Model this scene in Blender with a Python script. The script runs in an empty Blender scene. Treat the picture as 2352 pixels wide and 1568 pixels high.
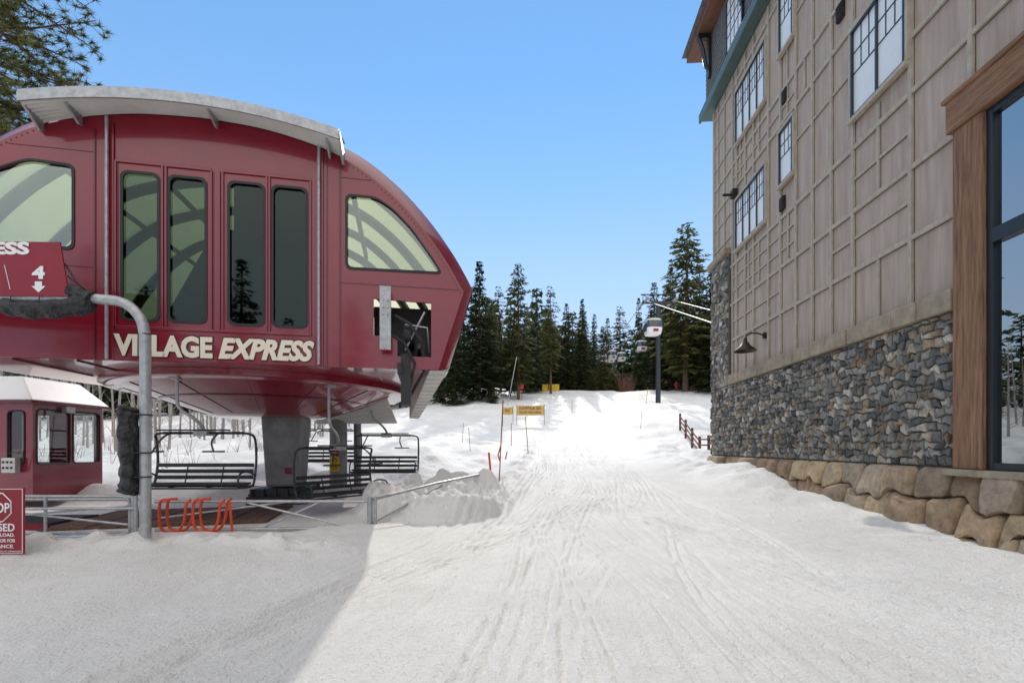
import bpy, math, random
import numpy as np
from mathutils import Vector, Matrix
random.seed(7); rng=np.random.default_rng(11)
scene=bpy.context.scene
COL=scene.collection
# ------------------------------------------------------------------ helpers
def new_empty(name,loc=(0,0,0)):
    o=bpy.data.objects.new(name,None); o.location=loc; o.empty_display_size=.3
    COL.objects.link(o); return o
def adopt(o,parent):
    if parent is not None:
        o.parent=parent
        o.matrix_parent_inverse=Matrix.Translation(-Vector(parent.location))
    return o
def I(a,b,z): return (a,b,z)
SO=(-5.64,9.0); SE=(.9822,.188); ST=(-.188,.9822)
def S(s,t,z): return (SO[0]+s*SE[0]+t*ST[0], SO[1]+s*SE[1]+t*ST[1], z)
WD=(.0728,.99735); WN=(-.99735,.0728)
def W(a,o,z): return (7.3+a*WD[0]+o*WN[0], a*WD[1]+o*WN[1], z)
def frame(x,y,z,ang):
    c,s=math.cos(ang),math.sin(ang)
    return lambda a,b,h:(x+a*c-b*s,y+a*s+b*c,z+h)
class MB:
    def __init__(self): self.v=[];self.f=[];self.m=[]
    def add(self,vs,fs,mi=0):
        n=len(self.v); self.v+= [tuple(p) for p in vs]
        for f in fs: self.f.append(tuple(i+n for i in f)); self.m.append(mi)
        return self
    def box(self,fr,a0,a1,b0,b1,z0,z1,mi=0):
        p=[fr(a,b,z) for z in (z0,z1) for b in (b0,b1) for a in (a0,a1)]
        return self.add(p,[(0,2,3,1),(4,5,7,6),(0,1,5,4),(2,6,7,3),(0,4,6,2),(1,3,7,5)],mi)
    def hexa(self,p,mi=0):
        return self.add(p,[(0,2,3,1),(4,5,7,6),(0,1,5,4),(2,6,7,3),(0,4,6,2),(1,3,7,5)],mi)
    def tube(self,pts,r,n=8,mi=0,closed=False):
        P=[Vector(p) for p in pts]; k=len(P)
        R=r if hasattr(r,'__len__') else [r]*k
        T=[]
        for i in range(k):
            if closed: t=P[(i+1)%k]-P[i-1]
            else: t=P[min(i+1,k-1)]-P[max(i-1,0)]
            T.append(t.normalized())
        up=Vector((0,0,1)) if abs(T[0].z)<.9 else Vector((1,0,0))
        u=T[0].cross(up).normalized(); vs=[]
        for i in range(k):
            u=(u-T[i]*u.dot(T[i])).normalized(); w=T[i].cross(u)
            for j in range(n):
                a=2*math.pi*j/n; vs.append(P[i]+(u*math.cos(a)+w*math.sin(a))*R[i])
        fs=[]
        for i in range(k if closed else k-1):
            for j in range(n):
                a=i*n+j;b=i*n+(j+1)%n;c=((i+1)%k)*n+(j+1)%n;d=((i+1)%k)*n+j
                fs.append((a,b,c,d))
        if not closed: fs+= [tuple(range(n))[::-1],tuple(range((k-1)*n,k*n))]
        return self.add(vs,fs,mi)
    def lathe(self,prof,c,n=48,mi=0):
        vs=[];fs=[]
        for r,z in prof:
            for j in range(n):
                a=2*math.pi*j/n; vs.append((c[0]+r*math.cos(a),c[1]+r*math.sin(a),z+(c[2] if len(c)>2 else 0)))
        for i in range(len(prof)-1):
            for j in range(n):
                fs.append((i*n+j,i*n+(j+1)%n,(i+1)*n+(j+1)%n,(i+1)*n+j))
        return self.add(vs,fs,mi)
    def obj(self,name,mats,parent=None,smooth=False,bevel=0):
        me=bpy.data.meshes.new(name); me.from_pydata(self.v,[],self.f)
        for m in (mats if isinstance(mats,(list,tuple)) else [mats]): me.materials.append(m)
        me.polygons.foreach_set('material_index',self.m)
        me.validate(); me.update()
        o=bpy.data.objects.new(name,me); COL.objects.link(o)
        if smooth:
            me.polygons.foreach_set('use_smooth',[True]*len(me.polygons))
            try: me.set_sharp_from_angle(angle=math.radians(38))
            except Exception: pass
        if bevel:
            b=o.modifiers.new('bevel','BEVEL'); b.width=bevel; b.segments=2; b.limit_method='ANGLE'
        adopt(o,parent); return o
def smoothpts(pts,n=8):
    P=[Vector(p) for p in pts]; out=[]
    for i in range(len(P)-1):
        p0=P[max(i-1,0)];p1=P[i];p2=P[i+1];p3=P[min(i+2,len(P)-1)]
        for k in range(n):
            t=k/n
            out.append(.5*((2*p1)+(-p0+p2)*t+(2*p0-5*p1+4*p2-p3)*t*t+(-p0+3*p1-3*p2+p3)*t**3))
    out.append(P[-1]); return out
# ------------------------------------------------------------------ materials
def mat(name,base,rough=.6,metal=0,var=0,vscale=4,bump=0,bscale=20,coat=0,stretch=(1,1,1),spec=.5,col2=None,detail=6,bdist=.02):
    m=bpy.data.materials.new(name); m.use_nodes=True; nt=m.node_tree; N=nt.nodes; L=nt.links
    b=N['Principled BSDF']; b.inputs['Roughness'].default_value=rough; b.inputs['Metallic'].default_value=metal
    b.inputs['Base Color'].default_value=(*base,1); b.inputs['Specular IOR Level'].default_value=spec
    b.inputs['Coat Weight'].default_value=coat; b.inputs['Coat Roughness'].default_value=.06
    tc=N.new('ShaderNodeTexCoord'); mp=N.new('ShaderNodeMapping'); mp.inputs['Scale'].default_value=stretch
    L.new(tc.outputs['Object'],mp.inputs['Vector'])
    if var or col2:
        n=N.new('ShaderNodeTexNoise'); n.inputs['Scale'].default_value=vscale; n.inputs['Detail'].default_value=detail
        n.inputs['Roughness'].default_value=.65
        L.new(mp.outputs[0],n.inputs['Vector'])
        r=N.new('ShaderNodeValToRGB'); r.color_ramp.elements[0].position=.32; r.color_ramp.elements[1].position=.68
        c2=col2 if col2 else tuple(min(1,c*(1+var)) for c in base)
        c1=base if col2 else tuple(c*(1-var) for c in base)
        r.color_ramp.elements[0].color=(*c1,1); r.color_ramp.elements[1].color=(*c2,1)
        L.new(n.outputs['Fac'],r.inputs[0]); L.new(r.outputs[0],b.inputs['Base Color'])
    if bump:
        n2=N.new('ShaderNodeTexNoise'); n2.inputs['Scale'].default_value=bscale; n2.inputs['Detail'].default_value=6
        L.new(mp.outputs[0],n2.inputs['Vector'])
        bp=N.new('ShaderNodeBump'); bp.inputs['Strength'].default_value=bump; bp.inputs['Distance'].default_value=bdist
        L.new(n2.outputs['Fac'],bp.inputs['Height']); L.new(bp.outputs[0],b.inputs['Normal'])
    return m
def glass(name,tint,refl=.12,rough=.02,gcol=(.9,.95,.97)):
    m=bpy.data.materials.new(name); m.use_nodes=True; nt=m.node_tree; N=nt.nodes; L=nt.links
    N.remove(N['Principled BSDF']); out=N['Material Output']
    t=N.new('ShaderNodeBsdfTransparent'); t.inputs[0].default_value=(*tint,1)
    g=N.new('ShaderNodeBsdfGlossy'); g.inputs[0].default_value=(*gcol,1); g.inputs['Roughness'].default_value=rough
    f=N.new('ShaderNodeFresnel'); f.inputs[0].default_value=1.5
    a=N.new('ShaderNodeMath'); a.operation='ADD'; a.use_clamp=True; a.inputs[1].default_value=refl
    mx=N.new('ShaderNodeMixShader'); L.new(f.outputs[0],a.inputs[0]); L.new(a.outputs[0],mx.inputs[0])
    L.new(t.outputs[0],mx.inputs[1]); L.new(g.outputs[0],mx.inputs[2]); L.new(mx.outputs[0],out.inputs[0])
    return m
def leafmat(name,c1,c2,trans=.35):
    m=bpy.data.materials.new(name); m.use_nodes=True; nt=m.node_tree; N=nt.nodes; L=nt.links
    b=N['Principled BSDF']; b.inputs['Roughness'].default_value=.65; b.inputs['Specular IOR Level'].default_value=.25
    tc=N.new('ShaderNodeTexCoord'); n=N.new('ShaderNodeTexNoise'); n.inputs['Scale'].default_value=.9; n.inputs['Detail'].default_value=4
    L.new(tc.outputs['Object'],n.inputs['Vector'])
    r=N.new('ShaderNodeValToRGB'); r.color_ramp.elements[0].position=.35; r.color_ramp.elements[1].position=.66
    r.color_ramp.elements[0].color=(*c1,1); r.color_ramp.elements[1].color=(*c2,1)
    oi=N.new('ShaderNodeObjectInfo'); hs=N.new('ShaderNodeHueSaturation')
    mr=N.new('ShaderNodeMapRange'); mr.inputs['To Min'].default_value=.7; mr.inputs['To Max'].default_value=1.35
    L.new(oi.outputs['Random'],mr.inputs[0]); L.new(mr.outputs[0],hs.inputs['Value'])
    L.new(n.outputs['Fac'],r.inputs[0]); L.new(r.outputs[0],hs.inputs['Color']); L.new(hs.outputs[0],b.inputs['Base Color'])
    tr=N.new('ShaderNodeBsdfTranslucent'); L.new(hs.outputs[0],tr.inputs[0])
    mx=N.new('ShaderNodeMixShader'); mx.inputs[0].default_value=trans
    L.new(b.outputs[0],mx.inputs[1]); L.new(tr.outputs[0],mx.inputs[2]); L.new(mx.outputs[0],N['Material Output'].inputs[0])
    return m
M_RED=mat('red_paint',(.215,.0045,.019),.3,0,.10,1.2,0,coat=.75)
M_RED2=mat('dark_red_paint',(.11,.003,.010),.35,0,.08,2,coat=.4)
M_REDSIGN=mat('red_sign',(.25,.009,.020),.4,0,.08,3)
M_GALV=mat('galvanised_steel',(.40,.41,.42),.42,.5,.22,9,.1,30)
M_GALVL=mat('light_metal',(.58,.57,.54),.5,.2,.08,3)
M_STEEL=mat('tower_steel',(.21,.21,.21),.55,.1,.25,3,.2,14)
M_BLACK=mat('black_rubber',(.02,.02,.022),.55,0,.3,10,.3,25)
M_DARK=mat('dark_steel',(.045,.048,.05),.45,.4,.3,6)
M_RIB=mat('rib_steel',(.035,.04,.038),.5,.1,.2,4)
M_CHAIR=mat('chair_frame',(.04,.045,.05),.4,.4,.2,8)
M_BAG=mat('black_cover',(.015,.015,.017),.42,0,.3,6,1.0,9,bdist=.10,stretch=(1,1,1))
M_CREAM=mat('cream_lettering',(.78,.70,.57),.5)
M_OUT=mat('lettering_outline',(.02,.004,.006),.5)
M_WHITE=mat('white_paint',(.8,.8,.8),.5)
M_YEL=mat('yellow_sign_face',(.72,.48,.02),.5)
M_ORG=mat('orange_paint',(.70,.065,.008),.45,0,.1,5)
M_GASK=mat('window_gasket',(.012,.012,.014),.5)
M_GL1=glass('green_glass',(.62,.68,.58),.10)
M_GL2=glass('dark_glass',(.30,.36,.30),.04,gcol=(.42,.50,.48))
M_GL3=glass('hut_glass',(.8,.85,.85),.05)
M_SIDE=mat('painted_siding',(.335,.265,.215),.75,bump=.35,bscale=9,stretch=(4,4,.35),col2=(.47,.39,.325),vscale=1.5,bdist=.01,detail=9)
M_BATT=mat('siding_batten',(.34,.295,.235),.75,bump=.4,bscale=12,stretch=(3,3,1),col2=(.48,.43,.345),vscale=4)
M_SHADGAP=mat('batten_shadow_line',(.10,.075,.06),.8,0,.2,5)  # dark brown stands for the shadow line along batten edges
M_SHING=mat('wall_shingle',(.13,.125,.12),.8,0,.3,5,.5,18)
M_TEAL=mat('eave_trim',(.07,.12,.12),.5,0,.15,4)
M_BROWN=mat('roof_fascia',(.15,.065,.04),.6,0,.25,4)
M_TIMB=mat('timber',(.13,.06,.03),.7,bump=.9,bscale=5,stretch=(7,7,.45),col2=(.33,.18,.095),vscale=3,bdist=.03)
M_TIMBH=mat('timber_beam',(.13,.06,.03),.7,bump=.9,bscale=5,stretch=(5,.5,7),col2=(.33,.18,.095),vscale=3,bdist=.03)
M_LEDGE=mat('sandstone_ledge',(.22,.18,.125),.8,bump=.7,bscale=9,col2=(.38,.32,.23),vscale=3,bdist=.03)
M_MORT=mat('mortar',(.11,.10,.09),.9,0,.25,10,.5,25)
M_FRAME=mat('window_frame',(.012,.018,.022),.35)
M_BLIND=mat('window_blind',(.74,.75,.74),.35,0,.03,3,coat=.4)
M_WOOD=mat('fence_wood',(.13,.045,.03),.8,0,.35,6,.4,15)
M_DECK=mat('deck_boards',(.13,.07,.04),.8,0,.4,3,.4,12)
M_BARK=mat('bark',(.12,.075,.05),.9,0,.4,4,.8,9,bdist=.05)
M_ASPEN=mat('aspen_bark',(.32,.28,.25),.85,0,.4,5)
M_LEAF=leafmat('fir_needles',(.026,.046,.018),(.105,.130,.052),.42)
M_LEAF2=leafmat('pine_needles',(.050,.062,.018),(.160,.160,.052),.45)
M_BULB=mat('bronze_lamp',(.04,.027,.02),.45,.5)
def colormat(name,rough=.75,scale=14,bump=.7,lo=.55,hi=1.45):
    m=bpy.data.materials.new(name); m.use_nodes=True; nt=m.node_tree; N=nt.nodes; L=nt.links
    b=N['Principled BSDF']; b.inputs['Roughness'].default_value=rough; b.inputs['Specular IOR Level'].default_value=.4
    at=N.new('ShaderNodeAttribute'); at.attribute_name='Col'
    tc=N.new('ShaderNodeTexCoord'); n=N.new('ShaderNodeTexNoise'); n.inputs['Scale'].default_value=scale; n.inputs['Detail'].default_value=8; n.inputs['Roughness'].default_value=.7
    L.new(tc.outputs['Object'],n.inputs['Vector'])
    mr=N.new('ShaderNodeMapRange'); mr.inputs['From Min'].default_value=.3; mr.inputs['From Max'].default_value=.7
    mr.inputs['To Min'].default_value=lo; mr.inputs['To Max'].default_value=hi
    L.new(n.outputs['Fac'],mr.inputs[0])
    mx=N.new('ShaderNodeMix'); mx.data_type='RGBA'; mx.blend_type='MULTIPLY'; mx.inputs[0].default_value=1
    L.new(at.outputs['Color'],mx.inputs[6]); L.new(mr.outputs[0],mx.inputs[7]); L.new(mx.outputs[2],b.inputs['Base Color'])
    bp=N.new('ShaderNodeBump'); bp.inputs['Strength'].default_value=bump; bp.inputs['Distance'].default_value=.03
    L.new(n.outputs['Fac'],bp.inputs['Height']); L.new(bp.outputs[0],b.inputs['Normal'])
    return m
M_STONE=colormat('field_stone',.6,10)
M_BOULD=colormat('granite_boulder',.8,6,.9,.62,1.35)
M_POLY=bpy.data.materials.new('translucent_roof_glazing'); M_POLY.use_nodes=True
nt=M_POLY.node_tree; nt.nodes.remove(nt.nodes['Principled BSDF'])
tr=nt.nodes.new('ShaderNodeBsdfTranslucent'); tr.inputs[0].default_value=(.80,.77,.55,1)
nt.links.new(tr.outputs[0],nt.nodes['Material Output'].inputs[0])
# snow
M_SNOW=bpy.data.materials.new('snow'); M_SNOW.use_nodes=True; nt=M_SNOW.node_tree; N=nt.nodes; L=nt.links
b=N['Principled BSDF']; b.inputs['Roughness'].default_value=.6; b.inputs['Specular IOR Level'].default_value=.2
tc=N.new('ShaderNodeTexCoord')
n=N.new('ShaderNodeTexNoise'); n.inputs['Scale'].default_value=.45; n.inputs['Detail'].default_value=10; n.inputs['Roughness'].default_value=.68
L.new(tc.outputs['Object'],n.inputs['Vector'])
r=N.new('ShaderNodeValToRGB'); r.color_ramp.elements[0].position=.33; r.color_ramp.elements[1].position=.62
r.color_ramp.elements[0].color=(.75,.73,.70,1); r.color_ramp.elements[1].color=(.87,.85,.82,1)
L.new(n.outputs['Fac'],r.inputs[0]); L.new(r.outputs[0],b.inputs['Base Color'])
n1=N.new('ShaderNodeTexNoise'); n1.inputs['Scale'].default_value=42; n1.inputs['Detail'].default_value=5
mp=N.new('ShaderNodeMapping'); mp.inputs['Scale'].default_value=(1,.8,1)
L.new(tc.outputs['Object'],mp.inputs[0]); L.new(mp.outputs[0],n1.inputs['Vector'])
n2=N.new('ShaderNodeTexNoise'); n2.inputs['Scale'].default_value=8; n2.inputs['Detail'].default_value=8; n2.inputs['Roughness'].default_value=.7
mp2=N.new('ShaderNodeMapping'); mp2.inputs['Scale'].default_value=(1,.5,1)
L.new(tc.outputs['Object'],mp2.inputs[0]); L.new(mp2.outputs[0],n2.inputs['Vector'])
b1=N.new('ShaderNodeBump'); b1.inputs['Strength'].default_value=.9; b1.inputs['Distance'].default_value=.022
b2=N.new('ShaderNodeBump'); b2.inputs['Strength'].default_value=.8; b2.inputs['Distance'].default_value=.08
L.new(n1.outputs['Fac'],b1.inputs['Height']); L.new(n2.outputs['Fac'],b2.inputs['Height'])
L.new(b2.outputs[0],b1.inputs['Normal']); L.new(b1.outputs[0],b.inputs['Normal'])
# ------------------------------------------------------------------ terrain
def h2(ix,iy,seed):
    n=(ix*374761393+iy*668265263+seed*1442695041)&0xffffffff
    n=((n^(n>>13))*1274126177)&0xffffffff
    return ((n^(n>>16))&0xffff)/65535.0
def vn(x,y,seed):
    x=np.asarray(x,float);y=np.asarray(y,float)
    ix=np.floor(x).astype(np.int64);iy=np.floor(y).astype(np.int64);fx=x-ix;fy=y-iy
    fx=fx*fx*(3-2*fx);fy=fy*fy*(3-2*fy)
    a=h2(ix,iy,seed);b=h2(ix+1,iy,seed);c=h2(ix,iy+1,seed);d=h2(ix+1,iy+1,seed)
    return (a*(1-fx)+b*fx)*(1-fy)+(c*(1-fx)+d*fx)*fy-.5
PY=[-200,7,15,25,35,42,50,60,80,100,150,300,700]; PZ=[0,0,.42,1.0,2.0,3.1,4.7,7.0,11.2,13.0,17,28,55]
def smst(a,b,x):
    t=np.clip((x-a)/(b-a),0,1); return t*t*(3-2*t)
def cx(Y): return np.interp(Y,[-10,3,10,30,60,80],[1.2,1.6,2.0,4.0,6.3,8.4])
def pw(Y): return np.interp(Y,[0,3,10,20,30,60,90],[5.5,5,3.2,2.6,3.2,6,10])
def ter(X,Y,detail=True):
    X=np.asarray(X,float);Y=np.asarray(Y,float)
    z=(np.interp(Y-2,PY,PZ)+np.interp(Y,PY,PZ)*2+np.interp(Y+2,PY,PZ))/4
    z=z*(1-.33*smst(8,32,-X))
    off=np.abs(X-cx(Y))-pw(Y)
    rough=smst(-.2,2.0,off)
    far=smst(9,18,Y)
    dmp=1-.5*smst(30,60,Y)
    z=z+rough*far*dmp*(vn(X/4,Y/4,1)*.8+vn(X/1.6,Y/1.6,2)*.55+vn(X/.7,Y/.7,3)*.20+vn(X/.3,Y/.3,31)*.06)
    z=z+smst(26,45,Y)*rough*vn(X/12,Y/12,9)*1.0
    z=z+(vn(X/5,Y/5,4)*.10+vn(X/1.5,Y/1.8,5)*.035+vn(X/.5,Y/.7,33)*.012)
    near=rough*(1-far)
    z=z+near*(vn(X/1.1,Y/1.1,6)*.12+vn(X/.35,Y/.35,7)*.05)
    fl=smst(-13.5,-12.5,X)*(1-smst(-4.2,-3.4,X))*smst(8.0,8.6,Y)*(1-smst(12.3,13.5,Y))
    z=z*(1-fl)+.02*fl
    # ploughed bank behind the loading area
    z=z+smst(-14,-10,X)*(1-smst(-4,-2,X))*smst(14.5,17.5,Y)*(1-smst(22,30,Y))*(.45+vn(X/1.3,Y/1.3,41)*.5)
    d=((X+1.75)/1.9)**2+((Y-11.0)/2.1)**2
    m=np.clip(1-d,0,1)
    z=z+np.sqrt(m)*(.60+vn(X/.55,Y/.55,8)*.66+vn(X/.22,Y/.22,10)*.36+vn(X/.1,Y/.1,12)*.15)*smst(0,.3,m)
    bx=np.interp(Y,[8,10,13,25,35,60],[-1.2,-.6,-.2,.7,1.4,2.2])
    z=z+np.exp(-((X-bx)/.5)**2)*smst(10,13,Y)*(1-smst(30,45,Y))*(.18+vn(X/.4,Y/.4,13)*.32)
    rd=7.2+.35*np.sin(X*.9)
    z=z+np.exp(-((Y-rd)/.36)**2)*smst(-9.5,-7.5,X)*(1-smst(-3.0,-2.0,X))*(.11+vn(X/.3,Y/.3,14)*.24+vn(X/.12,Y/.12,15)*.13)
    wx=7.0+.073*Y
    z=z+np.exp(-((X-wx+.1)/.5)**2)*(1-smst(19,22,Y))*(.05+vn(X/.4,Y/.5,16)*.10)
    z=z+smst(9.5,14,X-.04*Y)*smst(22,30,Y)*(1-smst(60,80,Y))*(.45+vn(X/4,Y/4,17)*.6)
    if detail: z=z+tracks(X,Y)
    return z
TR=[]
for i in range(72):
    TR.append((rng.uniform(-1,1),rng.uniform(-.5,.5),rng.uniform(.05,.45),rng.uniform(.10,.45),rng.uniform(0,6.28),rng.uniform(.010,.028),rng.uniform(.10,.28),rng.uniform(-1,1)))
def tracks(X,Y):
    z=np.zeros_like(X+Y)
    for q,sl,A,k,ph,dp,sep,q2 in TR:
        t=smst(3,16,Y)
        xc=cx(Y)+(q*(1-t)+ (q*.35+q2*.65)*t)*pw(Y)*.95+A*np.sin(k*Y+ph)
        fade=smst(1,4,Y)*(1-smst(40,70,Y))*np.clip(.65+.9*np.sin(.35*Y+ph*2),0.05,1)
        for off in (-sep/2,sep/2):
            dx=X-xc-off
            z-= dp*fade*np.exp(-(dx/.033)**2)
            z+= dp*.6*fade*(np.exp(-((dx-.07)/.033)**2))
    xc=3.9-.09*(Y-6.2)**2*.35+ .25*(Y-6)
    for o in (0,.14):
        z-=.03*np.exp(-((X-xc-o)/.04)**2)*smst(5,6,Y)*(1-smst(11,13,Y))
    z+=np.clip(vn(X/.09,Y/.11,21)-.27,0,1)*.09*(vn(X/1.2,Y/2.0,22)>-.05)
    return z
def axis(segs):
    out=[]
    for a,b,d0,d1 in segs:
        x=a
        while x<b-1e-6:
            out.append(x); f=(x-a)/(b-a); x+=d0+(d1-d0)*f
    out.append(segs[-1][1]); return np.array(out)
xs=np.concatenate([-axis([(4.2,14,.05,.14),(14,60,.2,2),(60,700,3,60)])[::-1],axis([(-4.1,7.8,.029,.029),(7.8,20,.06,.3),(20,60,.35,2),(60,700,3,60)])])
ys=np.concatenate([-axis([(2.6,20,.3,2),(20,300,3,40)])[::-1],axis([(-2.4,3,.1,.04),(3,12,.033,.045),(12,35,.05,.16),(35,90,.18,.5),(90,200,.8,3),(200,900,4,60)])])
XX,YY=np.meshgrid(xs,ys); ZZ=ter(XX,YY)
nx,ny=len(xs),len(ys)
co=np.stack([XX,YY,ZZ],-1).reshape(-1,3).astype(np.float32)
i=np.arange(nx-1)[None,:]+np.arange(ny-1)[:,None]*nx
fc=np.stack([i,i+1,i+1+nx,i+nx],-1).reshape(-1)
me=bpy.data.meshes.new('snow_ground'); me.vertices.add(len(co)); me.vertices.foreach_set('co',co.ravel())
nf=(nx-1)*(ny-1); me.loops.add(nf*4); me.loops.foreach_set('vertex_index',fc.astype(np.int32))
me.polygons.add(nf); me.polygons.foreach_set('loop_start',np.arange(nf,dtype=np.int32)*4)
me.polygons.foreach_set('use_smooth',np.ones(nf,bool)); me.materials.append(M_SNOW); me.update(calc_edges=True); me.validate()
o=bpy.data.objects.new('snow_ground',me); COL.objects.link(o)
def gz(x,y): return float(ter(np.array([float(x)]),np.array([float(y)]),False)[0])
# ------------------------------------------------------------------ text helper
def text(body,name,s_left,s_right,z0,z1,fr,t,m,parent,ang,shear=0,offset=0.0,extrude=.004,mirror=False,tex=None):
    cu=bpy.data.curves.new(name,'FONT'); cu.body=body; cu.size=1; cu.offset=offset; cu.extrude=extrude; cu.shear=shear
    cu.materials.append(m); cu.resolution_u=3
    o=bpy.data.objects.new(name,cu); COL.objects.link(o)
    bpy.context.view_layer.update()
    bb=[Vector(c) for c in o.bound_box]; x0=min(c.x for c in bb);x1=max(c.x for c in bb);y0=min(c.y for c in bb);y1=max(c.y for c in bb)
    sx=(s_right-s_left)/(x1-x0); sy=(z1-z0)/(y1-y0)
    p=Vector(fr(s_left if not mirror else s_right,t,z0))
    R=Matrix.Rotation(ang,4,'Z')@Matrix.Rotation(math.pi/2,4,'X')@Matrix.Diagonal((sx*(-1 if mirror else 1),sy,1,1))
    o.matrix_world=Matrix.Translation(p)@R@Matrix.Translation((-x0,-y0,0))
    if parent: 
        mw=o.matrix_world.copy(); o.parent=parent; o.matrix_parent_inverse=Matrix.Translation(-Vector(parent.location)); o.matrix_basis=mw
    return o
SANG=math.atan2(.188,.9822)
# ------------------------------------------------------------------ lift station
st=new_empty('chairlift_station',S(0,4,3))
AC=-.3
half=smoothpts([(0,8.2,0),(1.3,8.1,0),(2.66,7.73,0),(3.54,7.17,0),(4.24,6.48,0),(4.82,5.71,0),(5.24,4.98,0)],5)
arch=[(-p.x+AC,p.y) for p in half[::-1]][:-1]+[(p.x+AC,p.y) for p in half]
outer=[(-4.69+AC,3.19)]+arch+[(4.69+AC,3.19)]
def scl(o,ks,kz,z0=3.19,c=AC): return [(c+(s-c)*ks,z0+(z-z0)*kz) for s,z in o]
inner=scl(outer,.955,.925)
sec=[(0,inner),(.10,scl(outer,.975,.965)),(.28,outer),(.9,scl(outer,.995,.995)),(2.4,scl(outer,.955,.985)),(5.4,scl(outer,.81,.95)),(8.5,scl(outer,.66,.88))]
mb=MB(); n=len(outer)
for t,o_ in sec: mb.v+=[S(s,t,z) for s,z in o_]
for k in range(len(sec)-1):
    for j in range(n-1):
        zz=outer[j][1]; glaz=(k>=3 and outer[j][1]>4.9 and outer[j+1][1]>4.9)
        mb.f.append((k*n+j,k*n+j+1,(k+1)*n+j+1,(k+1)*n+j)); mb.m.append(1 if glaz else 0)
    mb.f.append((k*n+n-1,k*n,(k+1)*n,(k+1)*n+n-1)); mb.m.append(0)
lb=(len(sec)-1)*n
mb.f.append(tuple(range(lb,lb+n))); mb.m.append(1)
mb.obj('canopy_shell',[M_RED,M_POLY],st,True)
mb=MB()
for t,kk,kz in ((1.3,.97,.985),(2.6,.93,.97),(3.9,.87,.96),(5.2,.80,.94),(6.6,.73,.91),(8.2,.655,.87)):
    mb.tube([S(s,t,z) for s,z in scl(arch,kk,kz)],.13,6)
for ss in (-3,-1.3,.7,2.4):
    mb.tube([S(ss,.5,7.0),S(ss*.95,4,7.0),S(ss*.66,8,6.5)],.06,6)
mb.obj('roof_ribs',M_RIB,st,True)
mb=MB()
mb.box(S,-2.6,2.0,2.6,6.5,3.3,4.5).box(S,-.3,2.0,1.6,5.5,4.5,6.0).box(S,-4.2,3.9,2.6,2.9,4.0,4.3).box(S,-3.6,3.3,4.8,5.1,4.2,4.6)
mb.box(S,-.15,1.9,1.2,3,6.0,7.2)
mb.hexa([S(-2.0,2.2,4.5),S(-.3,2.2,4.5),S(-2.0,2.5,4.5),S(-.3,2.5,4.5),S(-.9,2.2,6.7),S(-.3,2.2,6.7),S(-.9,2.5,6.7),S(-.3,2.5,6.7)])
mb.obj('drive_machinery',M_DARK,st)
def curve_plate(name,outl,holes,t0,thick,m,parent,inner_fr=True):
    cu=bpy.data.curves.new(name,'CURVE'); cu.dimensions='2D'; cu.fill_mode='BOTH'; cu.extrude=thick/2
    for lp in [outl]+holes:
        sp=cu.splines.new('POLY'); sp.points.add(len(lp)-1); sp.use_cyclic_u=True
        for q,(a,b_) in zip(sp.points,lp): q.co=(a,b_,0,1)
    cu.materials.append(m)
    o=bpy.data.objects.new(name,cu); COL.objects.link(o)
    p=Vector(S(0,t0,0))
    mw=Matrix.Translation(p)@Matrix.Rotation(SANG,4,'Z')@Matrix.Rotation(math.pi/2,4,'X')
    o.parent=parent; o.matrix_parent_inverse=Matrix.Translation(-Vector(parent.location)); o.matrix_basis=mw
    return o
def rrect(a0,a1,z0,z1,r=.12,n=5):
    out=[]
    for cx_,cz_,st_ in ((a1-r,z1-r,0),(a0+r,z1-r,90),(a0+r,z0+r,180),(a1-r,z0+r,270)):
        for k in range(n+1):
            a=math.radians(st_+90*k/n); out.append((cx_+r*math.cos(a),cz_+r*math.sin(a)))
    return out
def rpoly(pts,r=.12,n=5):
    out=[];P=[Vector((a,b_)) for a,b_ in pts]
    for i in range(len(P)):
        p=P[i];a=(P[i-1]-p);c=(P[(i+1)%len(P)]-p); rr=min(r,a.length*.4,c.length*.4)
        A=p+a.normalized()*rr;C=p+c.normalized()*rr
        for k in range(n+1):
            t=k/n; q=A*(1-t)**2+p*2*t*(1-t)+C*t*t; out.append((q.x,q.y))
    return out
tall=[(-1.60,-1.0),(-.823,-.198),(.203,.823),(.983,1.604)]
tallr=[rrect(a,b_,3.95,6.68) for a,b_ in tall]
aw=[(2.36,5.18),(4.25,5.21),(4.02,5.55),(3.62,6.09),(3.25,6.45),(2.93,6.64),(2.36,6.64)]
awl=[(-2.38,6.70),(-3.1,6.73),(-3.7,6.45),(-4.2,5.95),(-4.62,5.21),(-2.38,5.19)]
awR=rpoly(aw,.13); awL=rpoly(awl,.13)
opening=[(2.88,4.60),(2.88,3.85),(3.35,3.85),(3.35,3.45),(4.03,3.45),(4.03,4.57)]
curve_plate('front_panel',inner,tallr+[awR,awL,opening],.0,.05,M_RED,st)
def shrink(lp,d):
    cx_=sum(p[0] for p in lp)/len(lp);cz_=sum(p[1] for p in lp)/len(lp)
    w=max(p[0] for p in lp)-min(p[0] for p in lp);h=max(p[1] for p in lp)-min(p[1] for p in lp)
    return [(cx_+(a-cx_)*(1-2*d/w),cz_+(b_-cz_)*(1-2*d/h)) for a,b_ in lp]
for k,lp in enumerate(tallr+[awR,awL]):
    curve_plate('window_gasket_%d'%(k+1),shrink(lp,-.028),[shrink(lp,.02)],-.03,.02,M_GASK,st)
    gp=curve_plate('window_glass_%d'%(k+1),shrink(lp,-.01),[],.012,.004,M_GL2 if k<4 else M_GL1,st)
mb=MB()
mb.box(S,-1.86,-1.72,-.06,-.026,3.19,7.55)
mb.box(S,1.78,1.92,-.06,-.026,3.19,7.50)
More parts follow.
